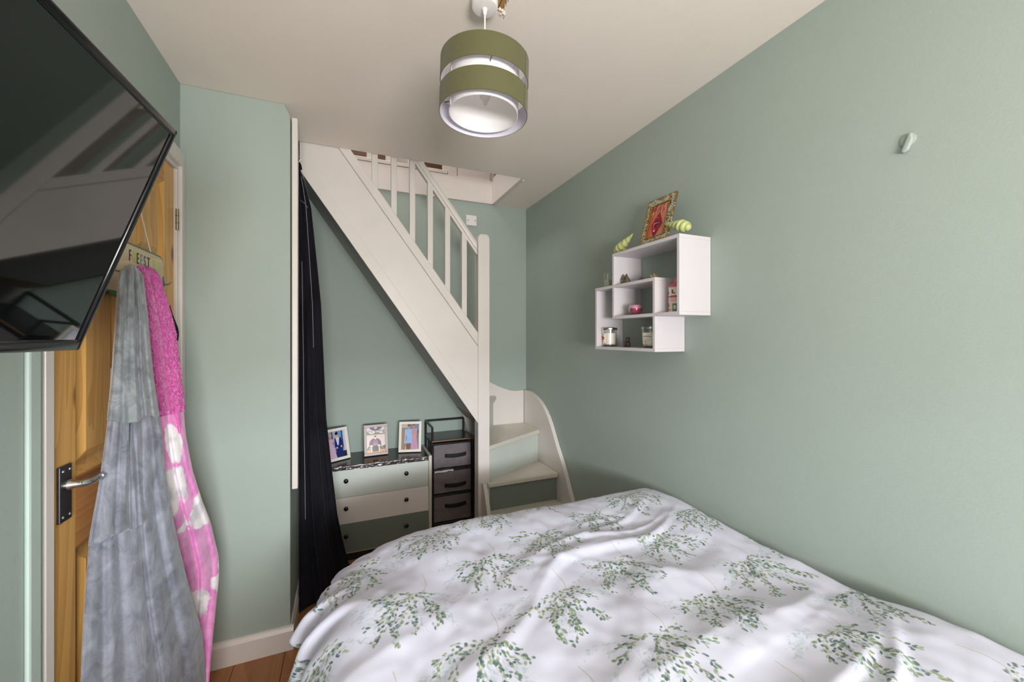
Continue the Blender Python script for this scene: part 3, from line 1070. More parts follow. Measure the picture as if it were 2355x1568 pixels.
def mini_image(name, w_, h_, fn):
    yy, xx = np.mgrid[0:h_, 0:w_]
    u_ = (xx + 0.5) / w_
    v_ = (yy + 0.5) / h_
    a_ = np.ones((h_, w_, 4), dtype=np.float32)
    rgb_ = np.zeros((h_, w_, 3), dtype=np.float32)
    fn(rgb_, u_, v_)
    a_[..., :3] = np.clip(rgb_, 0, 1)
    im_ = bpy.data.images.new(name, w_, h_)
    im_.pixels.foreach_set(a_.ravel())
    im_.pack()
    tm = NT(name + '_print')
    uvn_ = tm.add('ShaderNodeUVMap', uv_map='cloth')
    tx = tm.add('ShaderNodeTexImage')
    tx.image = im_
    tx.extension = 'EXTEND'
    tm.link(uvn_.outputs['UV'], tx.inputs['Vector'])
    tm.link(tx.outputs['Color'], tm.p.inputs['Base Color'])
    tm.p.inputs['Roughness'].default_value = 0.25
    return tm.m


def c255(*c_):
    return np.array(c_, dtype=np.float32) / 255


def put(img_, mask, col):
    m_ = np.clip(mask, 0, 1).astype(np.float32)[..., None]
    img_[:] = img_ * (1 - m_) + np.asarray(col, dtype=np.float32) * m_


def ell(u_, v_, cx_, cy_, rx, ry, soft=8):
    return np.clip((1 - np.hypot((u_ - cx_) / rx, (v_ - cy_) / ry)) * soft, 0, 1)


def rct(u_, v_, x0_, x1_, y0_, y1_):
    return ((u_ > x0_) & (u_ < x1_) & (v_ > y0_) & (v_ < y1_)).astype(np.float32)


def trap(u_, v_, y0_, y1_, a0, b0, a1, b1):
    f_ = np.clip((v_ - y0_) / (y1_ - y0_), 0, 1)
    return ((v_ > y0_) & (v_ < y1_) & (u_ > a0 + (a1 - a0) * f_) & (u_ < b0 + (b1 - b0) * f_)).astype(np.float32)


def red_gem(im_, u_, v_):
    im_[:] = c255(196, 122, 98)
    put(im_, np.clip((0.45 - u_) * 2.2, 0, 1), c255(176, 78, 36))
    n_ = vnoise(u_ * 30, v_ * 9 + 3)
    put(im_, np.clip((v_ - 0.68) * 6, 0, 0.8) * (n_ > 0.05), c255(150, 56, 44))
    put(im_, np.clip((v_ - 0.68) * 6, 0, 0.5) * (n_ < -0.4), c255(240, 200, 180))
    g_ = np.abs((u_ - 0.50) * 1.55 - (v_ - 0.40) * 0.10) + np.abs(v_ - 0.37) * 1.25 + 0.35 * np.hypot(u_ - .5, v_ - .37)
    put(im_, np.clip((0.64 - g_) * 20, 0, 1), c255(128, 14, 36))
    put(im_, np.clip((0.30 - g_) * 14, 0, 1), c255(86, 8, 24))
    put(im_, np.clip((0.64 - g_) * 20, 0, 1) * (vnoise(u_ * 9, v_ * 12) > 0.35), c255(186, 28, 56))
    put(im_, rct(u_, v_, 0.30, 0.60, 0.42, 0.435) + rct(u_, v_, 0.34, 0.355, 0.30, 0.44), c255(240, 150, 150))
    put(im_, ell(u_, v_, 0.42, 0.20, 0.05, 0.025), c255(255, 220, 220))


def uv_quad(w_, h_, flip=False):
    me_ = bpy.data.meshes.new('print')
    me_.from_pydata([(-w_ / 2, 0, 0), (w_ / 2, 0, 0), (w_ / 2, 0, h_), (-w_ / 2, 0, h_), (-w_ / 2, 0.0012, 0), (w_ / 2, 0.0012, 0), (w_ / 2, 0.0012, h_), (-w_ / 2, 0.0012, h_)], [],
                    [(0, 1, 2, 3), (5, 4, 7, 6), (0, 4, 5, 1), (1, 5, 6, 2), (2, 6, 7, 3), (3, 7, 4, 0)])
    lay = me_.uv_layers.new(name='cloth')
    co_ = [v_.co.copy() for v_ in me_.vertices]
    for lp in me_.loops:
        c__ = co_[lp.vertex_index]
        lay.data[lp.index].uv = (c__.x / w_ + 0.5, c__.z / h_)
    return me_


# local frame space: x along the frame, z up its face, -y towards the viewer
gf = thing('ornate_picture_frame', 'gold and silver mosaic picture frame with a red jewel picture on the shelf top', 'picture frame', (1.222, 1.352, 1.7755), (R(-16), 0, R(-90)))
GW, GH, GB = 0.165, 0.215, 0.030
bm = bmesh.new()
box(bm, -GW / 2, GW / 2, 0.002, 0.008, 0, GH, bev=0.002)
goldm = plain('antique_gold', rgb(150, 120, 62), 0.34, 0.25, 60, 0.3, 120, metal=0.85)
obj('backing', bm, goldm, gf, world=False)
bm = bmesh.new()
for z0, z1, a0, a1 in ((0, 0, 0, 0),):
    pass
for (p0, p1) in (((-GW / 2, 0), (GW / 2, 0)), ((GW / 2, 0), (GW / 2, GH)), ((GW / 2, GH), (-GW / 2, GH)), ((-GW / 2, GH), (-GW / 2, 0))):
    tube(bm, [(p0[0], 0.0, p0[1]), (p1[0], 0.0, p1[1])], 0.0028, 8)
for (p0, p1) in (((-GW / 2 + GB, GB), (GW / 2 - GB, GB)), ((GW / 2 - GB, GB), (GW / 2 - GB, GH - GB)), ((GW / 2 - GB, GH - GB), (-GW / 2 + GB, GH - GB)), ((-GW / 2 + GB, GH - GB), (-GW / 2 + GB, GB))):
    tube(bm, [(p0[0], -0.001, p0[1]), (p1[0], -0.001, p1[1])], 0.0026, 8)
obj('gold_rim', bm, goldm, gf, 60, world=False)
mos = [plain('mosaic_silver', rgb(206, 206, 190), 0.18, 0.12, 60, spec=0.8, metal=0.5), plain('mosaic_gold', rgb(186, 156, 88), 0.22, 0.2, 60, metal=0.7), plain('mosaic_grey', rgb(160, 166, 152), 0.15, 0.2, 60, spec=0.8)]
bm = bmesh.new()
rr_ = random.Random(5)
mats_of = []
z = 0.004
while z < GH - 0.004:
    hgt = rr_.uniform(0.0045, 0.0075)
    x = -GW / 2 + 0.003
    while x < GW / 2 - 0.004:
        wd = rr_.uniform(0.006, 0.015)
        xm, zm = x + wd / 2, z + hgt / 2
        if not (-GW / 2 + GB - 0.004 < xm < GW / 2 - GB + 0.004 and GB - 0.002 < zm < GH - GB + 0.002):
            nf = len(bm.faces)
            mm_ = local_matrix((xm, 0.001 - rr_.uniform(0, 0.0022), zm), (rr_.uniform(-0.2, 0.2), rr_.uniform(-0.25, 0.25), rr_.uniform(-0.2, 0.2)))
            box(bm, -wd / 2 + 0.0005, wd / 2 - 0.0005, -0.0015, 0.0025, -hgt / 2 + 0.0004, hgt / 2 - 0.0004, mtx=mm_)
            bm.faces.ensure_lookup_table()
            mi = rr_.choice([0, 0, 1, 1, 2])
            for f_ in bm.faces[nf:]:
                f_.material_index = mi
        x += wd
    z += hgt
tag(obj('mosaic', bm, mos, gf, world=False), kind='stuff')
pq = uv_quad(GW - 2 * GB, GH - 2 * GB)
pq.transform(Matrix.Translation((0, 0.0008, GB)))
pq.materials.append(mini_image('red_jewel', 110, 160, red_gem))
obj('picture', pq, None, gf, world=False)
obj('easel_leg', T([(0.02, 0.008, 0.15), (0.03, 0.05, 0.022)], 0.002, 8), goldm, gf, world=False)

# small glass with a candle on the lower box
vg = thing('glass_votive', 'small clear glass tumbler with pale candle at the far left of the shelf', 'glass', (1.240, 1.690, 1.623))
obj('glass_wall', L([(0.019, 0.0), (0.020, 0.004), (0.0222, 0.074), (0.0206, 0.074), (0.0186, 0.006), (0.0, 0.006)], 28, center=(1.240, 1.690, 1.623), cap1=False), M['glass'], vg, 40)
obj('candle', L([(0.0, 0.008), (0.0182, 0.008), (0.0192, 0.040), (0.0, 0.039)], 24, center=(1.240, 1.690, 1.623)), plain('pale_green_wax', rgb(186, 192, 158), 0.5, 0.05), vg, 40)
obj('dark_base', L([(0.0, 0.001), (0.0183, 0.001), (0.0183, 0.007), (0.0, 0.007)], 24, center=(1.240, 1.690, 1.623)), M['black_gloss'], vg, 40)
obj('wick', T([(1.240, 1.690, 1.661), (1.241, 1.690, 1.669)], 0.0008, 6), M['black'], vg)

# pebble and shell ornaments
stone_m = plain('mottled_brown_stone', rgb(98, 90, 68), 0.28, 0.45, 70, 0.2, 60)
pale_m = plain('mottled_pale_shell', rgb(140, 128, 98), 0.4, 0.45, 90, 0.4, 80)


def lump(name, label, loc, r, sc, mat, amp, seed, cat='ornament', group='little ornaments inside the upper box'):
    bm_ = bmesh.new()
    bmesh.ops.create_icosphere(bm_, subdivisions=4, radius=1.0)
    co = np.array([v_.co[:] for v_ in bm_.verts])
    nn = vnoise(co[:, 0] * 2 + seed, co[:, 1] * 2, co[:, 2] * 2 + seed) * amp
    for v_, n_ in zip(bm_.verts, nn):
        v_.co = Vector((v_.co.x * sc[0], v_.co.y * sc[1], max(v_.co.z, -0.8) * sc[2] + 0.8 * sc[2])) * r * (1 + n_)
    o_ = obj(name, bm_, mat, None, 180)
    o_.location = loc
    return tag(o_, label, cat, group)


ow = thing('owl_ornament', 'brown mottled stone owl ornament at the left inside the upper shelf box', 'ornament', (1.235, 1.545, 1.623))
bm = bmesh.new()
bmesh.ops.create_icosphere(bm, subdivisions=4, radius=1.0)
for v in bm.verts:
    c = v.co
    v.co = Vector((1.235 + c.x * 0.018 * (1 - 0.15 * c.z), 1.543 + c.y * 0.026 * (1 - 0.20 * c.z) + 0.006 * c.z, 1.623 + (max(c.z, -0.85) + 0.85) * 0.024))
obj('body', bm, stone_m, ow, 180)
for s in (-1, 1):
    obj('ear', L([(0.007, 0), (0.004, 0.008), (0.0, 0.014)], 12, center=(1.232, 1.545 + s * 0.012, 1.661)), stone_m, ow, 60)
    bm = bmesh.new()
    bmesh.ops.create_uvsphere(bm, u_segments=14, v_segments=10, radius=0.0045, matrix=Matrix.Translation((1.220, 1.538 + s * 0.009, 1.650)))
    obj('eye', bm, M['black_gloss'], ow, 180)
lump('round_ornament', 'small round brown ornament in the middle of the three inside the upper box', (1.245, 1.445, 1.6228), 0.012, (1, 1.15, 1), stone_m, 0.20, 2.2)
lump('knobbly_ornament', 'small pale knobbly shell ornament right of the two brown ones in the upper box', (1.245, 1.368, 1.6228), 0.013, (1, 1.3, 1), pale_m, 0.55, 5.9)

# pink candle bowl
pb_ = thing('candle_bowl', 'round pink glass candle bowl in the middle box of the shelf', 'candle', (1.240, 1.478, 1.4743))
cc = (1.240, 1.478, 1.4743)
obj('glass_bowl', L([(0.0, 0.0), (0.018, 0.0005), (0.027, 0.009), (0.032, 0.024), (0.0315, 0.036), (0.026, 0.050), (0.0245, 0.0495), (0.0300, 0.036), (0.0305, 0.024), (0.0255, 0.010), (0.017, 0.003), (0.0, 0.003)], 36, center=cc, cap0=False, cap1=False), M['glass'], pb_, 180)
obj('red_wax', L([(0.0, 0.0035), (0.0165, 0.0035), (0.0245, 0.0105), (0.0297, 0.024), (0.0295, 0.030), (0.0, 0.030)], 36, center=cc), plain('crimson_wax', rgb(168, 58, 84), 0.25, 0.12, 30), pb_, 60)
obj('pink_wax', L([(0.0, 0.0302), (0.0294, 0.0302), (0.0285, 0.040), (0.0258, 0.0465), (0.0, 0.0455)], 36, center=cc), plain('pink_wax', rgb(226, 150, 176), 0.4, 0.05), pb_, 60)

# pink painted house tin
def tin_print(im_, u_, v_):
    im_[:] = c255(236, 216, 204)
    put(im_, rct(u_, v_, 0, 1, 0.60, 0.66), c255(168, 60, 66))
    put(im_, rct(u_, v_, 0, 1, 0.44, 0.59), c255(224, 150, 156))
    k_ = (u_ * 40) % 1.0
    put(im_, rct(u_, v_, 0, 1, 0.46, 0.56) * (k_ > 0.5), c255(238, 226, 220))
    for i in range(8):
        c0 = (i + 0.25) / 8
        put(im_, rct(u_, v_, c0 - 0.016, c0 + 0.016, 0.74, 0.90), c255(60, 92, 78))
        put(im_, rct(u_, v_, c0 + 0.022, c0 + 0.048, 0.72, 0.80), c255(184, 52, 58))
    for i in range(4):
        c0 = (i + 0.3) / 4
        put(im_, rct(u_, v_, c0 - 0.045, c0 + 0.045, 0.04, 0.34), c255(96, 138, 118))
        put(im_, ell(u_, v_, c0, 0.20, 0.026, 0.085), c255(236, 214, 200))
        put(im_, rct(u_, v_, c0 + 0.07, c0 + 0.15, 0.20, 0.38), c255(150, 176, 140))
        put(im_, ell(u_, v_, c0 + 0.11, 0.27, 0.022, 0.05), c255(190, 50, 60))
        put(im_, rct(u_, v_, c0 + 0.07, c0 + 0.17, 0.06, 0.16), c255(206, 130, 120))


ht = thing('house_tin', 'pink roofed tin painted as a little house in the right box of the shelf', 'tin', (1.255, 1.243, 1.4743))
n = 36
hc = (1.255, 1.243, 1.4743)
P = np.zeros((2, n + 1, 3))
UVt = np.zeros((2, n + 1, 2))
for i in range(n + 1):
    a = 2 * PI * i / n
    for j in range(2):
        P[j, i] = (hc[0] + 0.034 * math.cos(a), hc[1] + 0.034 * math.sin(a), hc[2] + 0.102 * j)
        UVt[j, i] = (i / n, j)
me = grid_mesh('tin_body', P, UVt)
me.materials.append(mini_image('tin_house', 320, 128, tin_print))
obj('tin_body', me, None, ht, 180)
obj('roof', L([(0.0, 0.1025), (0.035, 0.1025), (0.0352, 0.106), (0.026, 0.114), (0.016, 0.121), (0.011, 0.127), (0.010, 0.141), (0.0, 0.142)], 32, center=hc), plain('pink_enamel', rgb(212, 110, 128), 0.3, 0.06), ht, 50)
obj('tin_base', L([(0.0, 0.0), (0.0345, 0.0), (0.0345, 0.003), (0.0, 0.003)], 32, center=hc), plain('pink_enamel_base', rgb(206, 150, 150), 0.35, 0.06), ht, 50)


def jar_label(kind):
    def fn(im_, u_, v_):
        im_[:] = c255(236, 226, 206)
        if kind == 'red':
            put(im_, rct(u_, v_, 0.02, 0.98, 0.05, 0.95), c255(238, 230, 214))
            put(im_, ell(u_, v_, 0.45, 0.52, 0.34, 0.26) * (vnoise(u_ * 5, v_ * 6) > -0.35), c255(150, 18, 44))
            put(im_, rct(u_, v_, 0.1, 0.8, 0.84, 0.90), c255(120, 90, 60))
            put(im_, rct(u_, v_, 0.1, 0.7, 0.12, 0.2), c255(170, 110, 90))
        else:
            put(im_, rct(u_, v_, 0.08, 0.80, 0.62, 0.68), c255(60, 54, 60))
            put(im_, rct(u_, v_, 0.20, 0.70, 0.74, 0.78), c255(150, 140, 130))
            put(im_, ell(u_, v_, 0.45, 0.36, 0.36, 0.20) * (vnoise(u_ * 7, v_ * 8) > -0.2), c255(206, 208, 206))
            put(im_, ell(u_, v_, 0.25, 0.18, 0.2, 0.12) * (vnoise(u_ * 9, v_ * 8 + 4) > 0), c255(196, 160, 90))
    return fn


def jar_candle(loc, label, kind, rot):
    o = thing('jar_candle', label, 'candle', loc, (0, 0, rot), 'jar candles on the bottom of the shelf')
    o.scale = (0.88, 0.88, 0.97)
    obj('glass_jar', L([(0.0, 0.0), (0.037, 0.0), (0.040, 0.003), (0.043, 0.086), (0.0412, 0.086), (0.0384, 0.010), (0.0, 0.010)], 36, cap0=False, cap1=False), M['glass'], o, 40, world=False)
    obj('glass_foot', L([(0.0, 0.0015), (0.0365, 0.0015), (0.037, 0.0085), (0.0, 0.0085)], 32), plain('smoky_glass_foot', rgb(70, 78, 84), 0.08, 0.1, 60), o, 40, world=False)
    obj('wax', L([(0.0, 0.011), (0.0375, 0.011), (0.0402, 0.070), (0.0, 0.069)], 32), plain('cream_wax', rgb(240, 232, 214), 0.45, 0.02), o, 40, world=False)
    obj('lid', L([(0.0, 0.0862), (0.0445, 0.0862), (0.0455, 0.089), (0.0450, 0.096), (0.042, 0.098), (0.0, 0.0975)], 36), M['chrome'], o, 40, world=False)
    m_ = 14
    P_ = np.zeros((2, m_ + 1, 3))
    U_ = np.zeros((2, m_ + 1, 2))
    for i in range(m_ + 1):
        a = -0.75 + 1.5 * i / m_
        for j in range(2):
            rr__ = 0.0412 + 0.0018 * j
            P_[j, i] = (rr__ * math.cos(a), rr__ * math.sin(a), 0.018 + 0.050 * j)
            U_[j, i] = (i / m_, j)
    me_ = grid_mesh('jar_label', P_, U_)
    me_.materials.append(mini_image('jar_label_' + kind, 96, 96, jar_label(kind)))
    obj('jar_label', me_, None, o, 180, world=False)
    return o


jar_candle((1.250, 1.690, 1.3265), 'lidded cream jar candle with red label at the left of the bottom box', 'red', R(166))
jar_candle((1.258, 1.400, 1.3265), 'lidded cream jar candle with pale label at the right of the bottom box', 'pale', R(206))

# small dark teddy figurine
tb = thing('bear_figurine', 'tiny dark brown teddy bear figurine between the two jar candles', 'figurine', (1.250, 1.545, 1.3265))
dk = plain('dark_brown_resin', rgb(58, 40, 36), 0.45, 0.2, 60, 0.2, 90)


def ball(nm, c_, r_, par, mat, sc=(1, 1, 1)):
    bm_ = bmesh.new()
    bmesh.ops.create_uvsphere(bm_, u_segments=16, v_segments=12, radius=1.0, matrix=Matrix.Translation(c_) @ Matrix.Diagonal((r_ * sc[0], r_ * sc[1], r_ * sc[2], 1)))
    return obj(nm, bm_, mat, par, 180)


ball('body', (1.250, 1.545, 1.3265 + 0.014), 0.012, tb, dk, (1, 1, 1.2))
hd = ball('head', (1.248, 1.545, 1.3265 + 0.034), 0.0105, tb, dk)
for s in (-1, 1):
    ball('ear', (1.250, 1.545 + s * 0.008, 1.3265 + 0.043), 0.0042, hd, dk)
    ball('leg', (1.240, 1.545 + s * 0.009, 1.3265 + 0.0055), 0.0055, tb, dk, (1.4, 1, 1))
    ball('arm', (1.244, 1.545 + s * 0.011, 1.3265 + 0.020), 0.0045, tb, dk, (1.3, 1, 1.1))
ball('muzzle', (1.239, 1.545, 1.3265 + 0.031), 0.0045, hd, dk)

# ------------------------------------------------------------------ chest of drawers
ch = thing('chest_of_drawers', 'three drawer chest painted pale sage, white and dark sage under the stairs', 'chest of drawers', (0.22, 2.77, 0))
cy0, cy1, cx0, cx1, cz = 2.630, 2.912, -0.110, 0.534, 0.593
obj('side_panel', B(cx1 - 0.020, cx1, cy0 - 0.004, cy1, 0, cz + 0.004, bev=0.002), M['cream'], ch)
obj('side_panel', B(cx0, cx0 + 0.020, cy0 - 0.004, cy1, 0, cz + 0.004, bev=0.002), M['cream'], ch)
obj('back_panel', B(cx0 + 0.02, cx1 - 0.02, cy1 - 0.008, cy1, 0.05, cz - 0.02), M['cream'], ch)
obj('top', B(cx0 + 0.0205, cx1 - 0.0205, cy0 + 0.004, cy1 - 0.001, cz - 0.018, cz, bev=0.001, seg=1), M['black_top'], ch)
bm = bmesh.new()
n = 110
P = np.zeros((7, n, 3))
xs = np.linspace(cx0 + 0.021, cx1 - 0.021, n)
for j in range(7):
    zz = cz - 0.026 + 0.027 * j / 6
    P[j, :, 0] = xs
    P[j, :, 1] = cy0 - 0.001 - 0.0035 * np.abs(vnoise(xs * 60, xs * 0 + j * 0.9)) - (0.0 if j < 6 else -0.004)
    P[j, :, 2] = zz + 0.0015 * vnoise(xs * 45 + 3, xs * 0 + j)
em = plain('wrinkled_dark_film', rgb(70, 62, 63), 0.25, 0.45, 60, 0.8, 45, spec=0.7, metal=0.2)
me = grid_mesh('edge_wrap', P)
me.materials.append(em)
obj('edge_wrap', me, None, ch, 180)
obj('plinth', B(cx0 + 0.021, cx1 - 0.021, cy0 + 0.030, cy0 + 0.045, 0, 0.062), M['black'], ch)
obj('shelf_rail', B(cx0 + 0.021, cx1 - 0.021, cy0 + 0.014, cy1 - 0.01, 0.050, 0.066), M['cream'], ch)
knob_me = None
for (z0, z1, mk) in ((0.4005, 0.566, 'drawer_light'), (0.2385, 0.3985, 'drawer_white'), (0.066, 0.2365, 'drawer_dark')):
    dr = obj('drawer', B(cx0 + 0.0215, cx1 - 0.0215, cy0, cy0 + 0.018, z0, z1, bev=0.0012, seg=1), M[mk], ch)
    zc = {'drawer_light': 0.504, 'drawer_white': 0.338, 'drawer_dark': 0.171}[mk]
    for kx in (0.013, 0.369):
        obj('knob', L([(0.0, 0.0), (0.006, 0.0), (0.005, 0.008), (0.0105, 0.013), (0.0135, 0.019), (0.012, 0.024), (0.006, 0.027), (0.0, 0.0275)], 22, mtx=local_matrix((kx, cy0, zc), (R(90), 0, 0))), M['black_gloss'], dr, 60)

# ------------------------------------------------------------------ framed photographs
def photo_wedding(im_, u_, v_):
    im_[:] = c255(150, 160, 186)
    put(im_, rct(u_, v_, 0.30, 0.52, 0.35, 1), c255(176, 176, 204))
    put(im_, rct(u_, v_, 0.52, 0.86, 0.3, 1), c255(104, 152, 206))
    for x_ in (0.28, 0.52, 0.80):
        put(im_, rct(u_, v_, x_, x_ + 0.05, 0.35, 1), c255(38, 42, 60))
    put(im_, rct(u_, v_, 0.88, 1.0, 0, 1), c255(196, 190, 206))
    put(im_, rct(u_, v_, 0, 1, 0, 0.22), c255(46, 36, 44))
    put(im_, rct(u_, v_, 0.35, 0.9, 0.22, 0.27), c255(176, 170, 190))
    put(im_, trap(u_, v_, 0.0, 0.52, 0.02, 0.46, 0.08, 0.32), c255(214, 180, 208))
    put(im_, trap(u_, v_, 0.50, 0.72, 0.08, 0.30, 0.06, 0.34), c255(216, 178, 200))
    put(im_, ell(u_, v_, 0.21, 0.80, 0.075, 0.085), c255(196, 142, 118))
    put(im_, ell(u_, v_, 0.21, 0.87, 0.085, 0.06), c255(196, 164, 148))
    put(im_, trap(u_, v_, 0.0, 0.45, 0.46, 0.82, 0.42, 0.80), c255(24, 40, 110))
    put(im_, trap(u_, v_, 0.40, 0.74, 0.38, 0.86, 0.42, 0.76), c255(22, 40, 108))
    put(im_, trap(u_, v_, 0.46, 0.76, 0.54, 0.60, 0.46, 0.68), c255(214, 212, 228))
    put(im_, ell(u_, v_, 0.55, 0.83, 0.085, 0.095), c255(214, 166, 140))
    put(im_, ell(u_, v_, 0.54, 0.90, 0.09, 0.055), c255(28, 24, 26))
    put(im_, ell(u_, v_, 0.50, 0.37, 0.05, 0.04) + ell(u_, v_, 0.74, 0.40, 0.05, 0.04), c255(226, 170, 144))


def photo_child(im_, u_, v_):
    im_[:] = c255(224, 204, 202)
    put(im_, 0.5 * (((v_ * 12) % 1 < 0.12) | (((u_ * 5 + np.floor(v_ * 12) * 0.5) % 1) < 0.06)), c255(196, 172, 170))
    put(im_, rct(u_, v_, 0, 1, 0.80, 1.0), c255(206, 194, 204))
    put(im_, ell(u_, v_, 0.5, 1.0, 0.34, 0.16), c255(96, 60, 62))
    put(im_, ell(u_, v_, 0.5, 0.97, 0.08, 0.06), c255(190, 190, 220))
    gm = rct(u_, v_, 0, 1, 0.72, 0.86) * (vnoise(u_ * 14, v_ * 16) > -0.1)
    put(im_, gm, c255(92, 140, 92))
    put(im_, rct(u_, v_, 0, 1, 0.70, 0.735), c255(120, 92, 66))
    put(im_, ell(u_, v_, 0.46, 0.34, 0.33, 0.24), c255(98, 36, 38))
    put(im_, rct(u_, v_, 0, 1, 0.0, 0.17), c255(206, 140, 92))
    put(im_, rct(u_, v_, 0, 1, 0.13, 0.27) * (vnoise(u_ * 16, v_ * 18 + 5) > -0.1), c255(52, 70, 50))
    put(im_, trap(u_, v_, 0.06, 0.30, 0.30, 0.66, 0.34, 0.60), c255(34, 32, 32))
    put(im_, trap(u_, v_, 0.28, 0.50, 0.34, 0.62, 0.36, 0.60), c255(112, 82, 128))
    put(im_, trap(u_, v_, 0.28, 0.50, 0.34, 0.62, 0.36, 0.60) * (((v_ * 34) % 1) < 0.3), c255(214, 160, 190))
    put(im_, ell(u_, v_, 0.47, 0.58, 0.075, 0.07), c255(236, 204, 176))
    put(im_, ell(u_, v_, 0.47, 0.635, 0.07, 0.03), c255(70, 58, 48))
    for x_ in (0.26, 0.66):
        put(im_, ell(u_, v_, x_, 0.27, 0.085, 0.045), c255(234, 212, 176))
        put(im_, trap(u_, v_, 0.03, 0.26, x_ - 0.03, x_ + 0.03, x_ - 0.02, x_ + 0.02), c255(228, 206, 170))


def photo_friends(im_, u_, v_):
    im_[:] = c255(98, 118, 150)
    put(im_, rct(u_, v_, 0, 0.4, 0.84, 1), c255(190, 170, 150))
    put(im_, rct(u_, v_, 0, 1, 0.60, 0.80) * (vnoise(u_ * 12, v_ * 14) > 0), c255(60, 66, 84))
    put(im_, rct(u_, v_, 0, 0.34, 0, 0.80), c255(158, 122, 98))
    put(im_, rct(u_, v_, 0.80, 1, 0, 0.62), c255(112, 104, 116))
    put(im_, trap(u_, v_, 0.0, 0.60, 0.52, 0.95, 0.60, 0.84), c255(190, 142, 172))
    put(im_, trap(u_, v_, 0.58, 0.82, 0.58, 0.86, 0.54, 0.90), c255(186, 136, 150))
    put(im_, ell(u_, v_, 0.69, 0.90, 0.075, 0.075), c255(186, 132, 110))
    put(im_, ell(u_, v_, 0.69, 0.955, 0.08, 0.04), c255(120, 84, 66))
    put(im_, ell(u_, v_, 0.60, 0.58, 0.12, 0.03) + ell(u_, v_, 0.84, 0.66, 0.035, 0.12), c255(198, 146, 124))
    put(im_, trap(u_, v_, 0.0, 0.30, 0.28, 0.52, 0.30, 0.56), c255(116, 74, 60))
    put(im_, trap(u_, v_, 0.24, 0.80, 0.16, 0.60, 0.20, 0.58), c255(150, 182, 230))
    put(im_, ell(u_, v_, 0.28, 0.45, 0.035, 0.13), c255(178, 126, 108))
    put(im_, ell(u_, v_, 0.42, 0.87, 0.085, 0.085), c255(190, 136, 112))
    put(im_, ell(u_, v_, 0.42, 0.945, 0.09, 0.045), c255(96, 68, 54))
    put(im_, ell(u_, v_, 0.26, 0.06, 0.02, 0.07), c255(230, 222, 218))


def photo_frame(label, loc, rotz, w_, h_, b_, fcol, fn, nm, lean=R(-16), roll=0.0):
    o = thing('photo_frame', label, 'photo frame', loc, (lean, 0, rotz), 'photo frames on the chest of drawers')
    fm = plain('frame_paint_' + nm, fcol, 0.4, 0.04)
    for x0_, x1_, z0_, z1_ in ((-w_ / 2, w_ / 2, 0, b_), (-w_ / 2, w_ / 2, h_ - b_, h_), (-w_ / 2, -w_ / 2 + b_, b_, h_ - b_), (w_ / 2 - b_, w_ / 2, b_, h_ - b_)):
        obj('frame_bar', B(x0_, x1_, -0.007, 0.010, z0_, z1_, bev=0.0018), fm, o, world=False)
    pq_ = uv_quad(w_ - 2 * b_ + 0.004, h_ - 2 * b_ + 0.004)
    pq_.transform(Matrix.Translation((0, 0.0015, b_ - 0.002)))
    pq_.materials.append(mini_image('photo_' + nm, 120, 170, fn))
    obj('photograph', pq_, None, o, world=False)
    obj('backing', B(-w_ / 2 + 0.004, w_ / 2 - 0.004, 0.0102, 0.016, 0.004, h_ - 0.004), M['black'], o, world=False)
    obj('easel_leg', B(-0.02, 0.02, 0.0165, 0.019, 0.002, h_ * 0.72, mtx=Matrix.Translation((0, 0.0, 0)) @ Matrix.Rotation(0.0, 4, 'X')), M['black'], o, world=False)
    return o


photo_frame('white photo frame showing a couple, man in blue suit, half behind the black curtain', (-0.028, 2.748, 0.597), R(30), 0.156, 0.200, 0.018, rgb(236, 231, 224), photo_wedding, 'couple', R(-14))
photo_frame('taupe photo frame showing a child sitting in a red armchair, middle of the three', (0.198, 2.772, 0.597), R(3), 0.150, 0.198, 0.017, rgb(182, 166, 162), photo_child, 'child', R(-13))
photo_frame('white photo frame showing two women in blue and pink dresses, beside the drawer tower', (0.412, 2.762, 0.597), R(-15), 0.150, 0.202, 0.018, rgb(232, 224, 216), photo_friends, 'friends', R(-13))

# ------------------------------------------------------------------ fabric drawer tower
tw = thing('drawer_tower', 'black metal drawer tower with grey fabric bins tucked beside the chest under the stairs', 'storage tower', (0.67, 2.78, 0))
tx0, tx1, ty0, ty1 = 0.545, 0.826, 2.668, 2.900
rt = 0.0075
for nm, xx, yy, zz in (('post', tx0, ty0, 0.770), ('post', tx0, ty1, 0.770), ('post', tx1, ty0, 0.665), ('post', tx1, ty1, 0.770)):
    obj(nm, T([(xx, yy, 0), (xx, yy, zz)], rt, 10), M['black'], tw, 60)
obj('top_bar', T([(tx0, ty0, 0.770), (tx0, ty1, 0.770)], rt, 10), M['black'], tw, 60)
obj('top_bar', T([(tx0, ty1, 0.770), (tx1, ty1, 0.770)], rt, 10), M['black'], tw, 60)
shelf = obj('shelf_board', B(tx0 - 0.004, tx1, ty0 - 0.006, ty1, 0.667, 0.681, bev=0.0015, seg=1), M['black_top'], tw)
obj('bare_edge', B(tx0 - 0.003, tx1 - 0.001, ty0 - 0.0075, ty0 - 0.0062, 0.673, 0.679), M['bare_wood'], shelf)
for zz in (0.655, 0.482, 0.308, 0.118):
    obj('runner', T([(tx0, ty0, zz), (tx1 - 0.01, ty0, zz)], 0.005, 8), M['black'], tw, 60)
    obj('runner', T([(tx0, ty0, zz), (tx0, ty1, zz)], 0.005, 8), M['black'], tw, 60)
